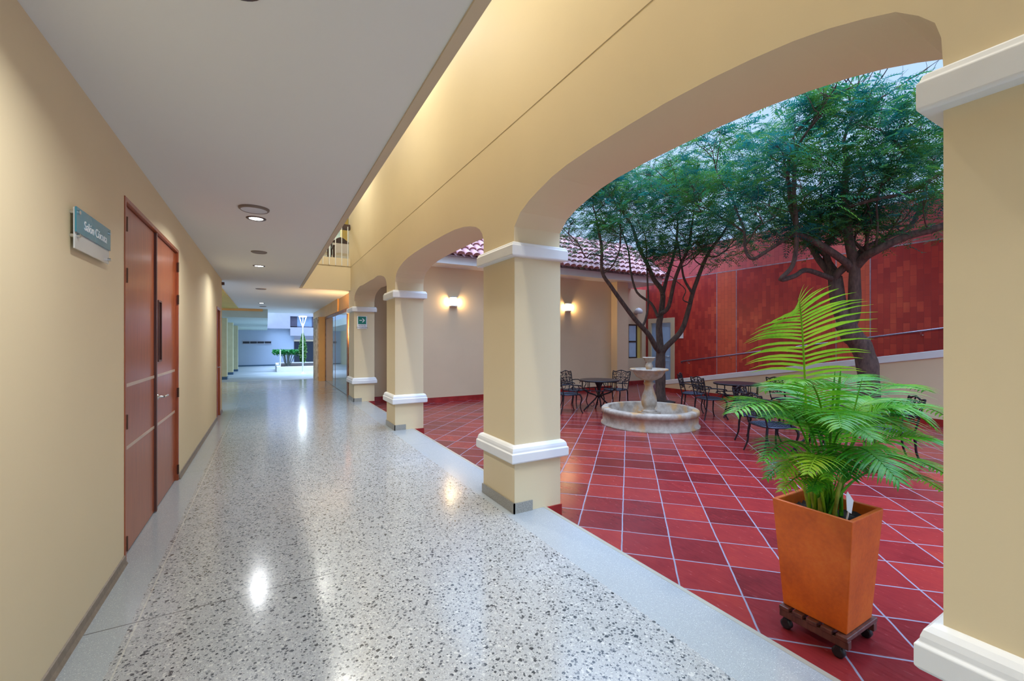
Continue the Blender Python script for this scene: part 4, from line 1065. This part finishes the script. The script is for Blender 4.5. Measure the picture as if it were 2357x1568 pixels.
# planter bed
p1 = onslope(637, 857); p2 = onslope(724, 855)
bedx0, bedx1, bedy0, bedy1 = p1.x, p1.x+4.2, p1.y, p1.y+5.5
bz0 = zs(bedy1)-.05; bzt = zs(bedy0)+.30
pb = thing('planter_bed', (bedx0, bedy0, zs(bedy0)), 'low pale concrete planter bed in the far courtyard', 'planter')
MB().box(bedx0, bedx1, bedy0, bedy0+.18, bz0, bzt).box(bedx0, bedx0+.18, bedy0+.18, bedy1, bz0, bzt).box(bedx1-.18, bedx1, bedy0+.18, bedy1, bz0, bzt).box(bedx0, bedx1, bedy1-.18, bedy1, bz0, bzt).build('curb', m_white, pb, .01)
box(bedx0+.18, bedx1-.18, bedy0+.18, bedy1-.18, bz0, bzt-.06).build('soil', m_soil, pb)
# clipped hedge tree
hb = Vector((0, 0, 0)); hd = 26.0
hc = atd(662, 815, hd)
hs = thing('topiary_bush', (hc.x, hc.y, bzt-.06), 'flat-topped clipped green bush with bare pale stems in the planter', 'shrub')
rn = random.Random(4); mb = MB()
for k in range(16):
    a = rn.uniform(0, 2*PI); r = rn.uniform(.15, .62)
    mb.tube(smoothpath([(hc.x+.12*math.cos(a), hc.y+.12*math.sin(a), bzt-.08), (hc.x+r*.6*math.cos(a), hc.y+r*.6*math.sin(a), bzt+.35), (hc.x+r*1.1*math.cos(a), hc.y+r*.8*math.sin(a), bzt+.95)], 3), .022, 5)
mb.build('stems', m_branch, hs)
pts = [Vector((hc.x+rn.uniform(-.78, .80), hc.y+rn.uniform(-.65, .65), 0)) for _ in range(1300)]
for p in pts: p.z = zat(806, hc.x, hc.y)-abs(rn.gauss(0, .11))
def blobs(pts, seed, s_):
    r = random.Random(seed); mb = MB()
    for p in pts:
        a = Vector((r.gauss(0, 1), r.gauss(0, 1), r.gauss(0, 1))).normalized(); b = a.orthogonal().normalized(); k = s_*r.uniform(.6, 1.3)
        mb.add([p-a*k*.5, p+b*k*.4, p+a*k*.6, p-b*k*.4], [(0, 1, 2, 3)])
    return mb
blobs(pts, 2, .13).build('foliage', m_hedge, hs, fix=False)
cd = 25.6; cb_ = atd(697, 833, cd); ct = atd(697, 768, cd)
cy = thing('cypress', (cb_.x, cb_.y, bzt-.06), 'slim pointed cypress beside the lamp post in the planter', 'tree')
MB().tube([(cb_.x, cb_.y, bzt-.08), (cb_.x, cb_.y, cb_.z+.4)], .035, 6).build('trunk', m_branch, cy)
pts = []
for k in range(1000):
    u = rn.random(); z = cb_.z+.0+(ct.z-cb_.z)*u; r = .20*math.sin(PI*min(1, (u*.82+.18)))**.8*rn.random()**.4; a = rn.uniform(0, 2*PI); pts.append(Vector((cb_.x+r*math.cos(a), cb_.y+r*math.sin(a), z)))
blobs(pts, 3, .13).build('foliage', m_cyp, cy, fix=False)
wp = atd(645, 846, 24.6)
tag(MB().tube([(wp.x, wp.y, bzt-.06), (wp.x, wp.y, atd(645, 805, 24.6).z)], .035, 8).build('bollard_post', m_signwhite), 'thin white post standing before the clipped bush', 'post')
# lamp post
lp = onslope(697, 860); ld = lp.x*SA+lp.y*CA
lt = thing('lamp_post', lp, 'slender white lamp post with a glowing inverted cone lantern', 'street lamp')
zc0 = zat(755, lp.x, lp.y); zc1 = zat(729, lp.x, lp.y)
MB().tube([(lp.x, lp.y, lp.z), (lp.x, lp.y, zc0)], [.035, .022], 10).lathe([(.15, 0), (.15, .015), (.045, .03), (.04, .10), (.0, .10)], 16, (lp.x, lp.y, lp.z)).build('pole', m_signwhite, lt)
mb = MB()
for k in range(3):
    a = k*2*PI/3+.5; mb.tube([(lp.x, lp.y, zc0), (lp.x+.19*math.cos(a), lp.y+.19*math.sin(a), zc1)], .009, 6)
mb.tube([(lp.x-.19*CA, lp.y+.19*SA, zc1), (lp.x, lp.y, zc0), (lp.x+.19*CA, lp.y-.19*SA, zc1)], .014, 6)
mb.build('lantern_frame', m_post, lt)
MB().lathe([(0, -.025), (.17, -.025), (.20, 0), (.17, .03), (0, .035)], 24, (lp.x, lp.y, zc1)).build('lantern_cap', m_post, lt)
area('lamp', (lp.x, lp.y, zc1-.06), 30, .3, (.85, .95, 1), parent=lt)

# ================================================================== sky, camera, colour
W = bpy.data.worlds.new('dusk_sky'); sc.world = W; W.use_nodes = True; nt = W.node_tree
bg = nt.nodes['Background']
tc = nt.nodes.new('ShaderNodeTexCoord'); sp = nt.nodes.new('ShaderNodeSeparateXYZ'); nt.links.new(tc.outputs['Generated'], sp.inputs[0])
skyc = ramp(nt, M(nt, 'ADD', sp.outputs[2], M(nt, 'MULTIPLY', M(nt, 'SUBTRACT', noise(nt, tc.outputs['Generated'], 2.5, 4), .5), .12)), [(0, (.46, .66, 1.0)), (.35, (.48, .68, 1.0)), (.6, (.46, .66, 1.0)), (1, (.50, .66, 1.))])
nt.links.new(skyc, bg.inputs[0])
st = ramp(nt, sp.outputs[2], [(0, (.125,)*3), (.48, (.13,)*3), (.75, (.7,)*3), (1, (1,)*3)])
nt.links.new(M(nt, 'MULTIPLY', st, 8.0), bg.inputs[1])

cam = bpy.data.cameras.new('camera'); co = bpy.data.objects.new('camera', cam); COL.objects.link(co)
cam.sensor_width = 36; cam.lens = 36*F/2357; cam.clip_start = .05; cam.clip_end = 300
co.location = (0, 0, EYE); co.rotation_euler = (math.radians(90), 0, math.radians(-29.8))
cam.shift_y = (CY-784)/2357
sc.camera = co
vs_ = sc.view_settings; vs_.view_transform = 'Standard'; vs_.look = 'None'; vs_.gamma = 1; vs_.exposure = .18; vs_.use_curve_mapping = False
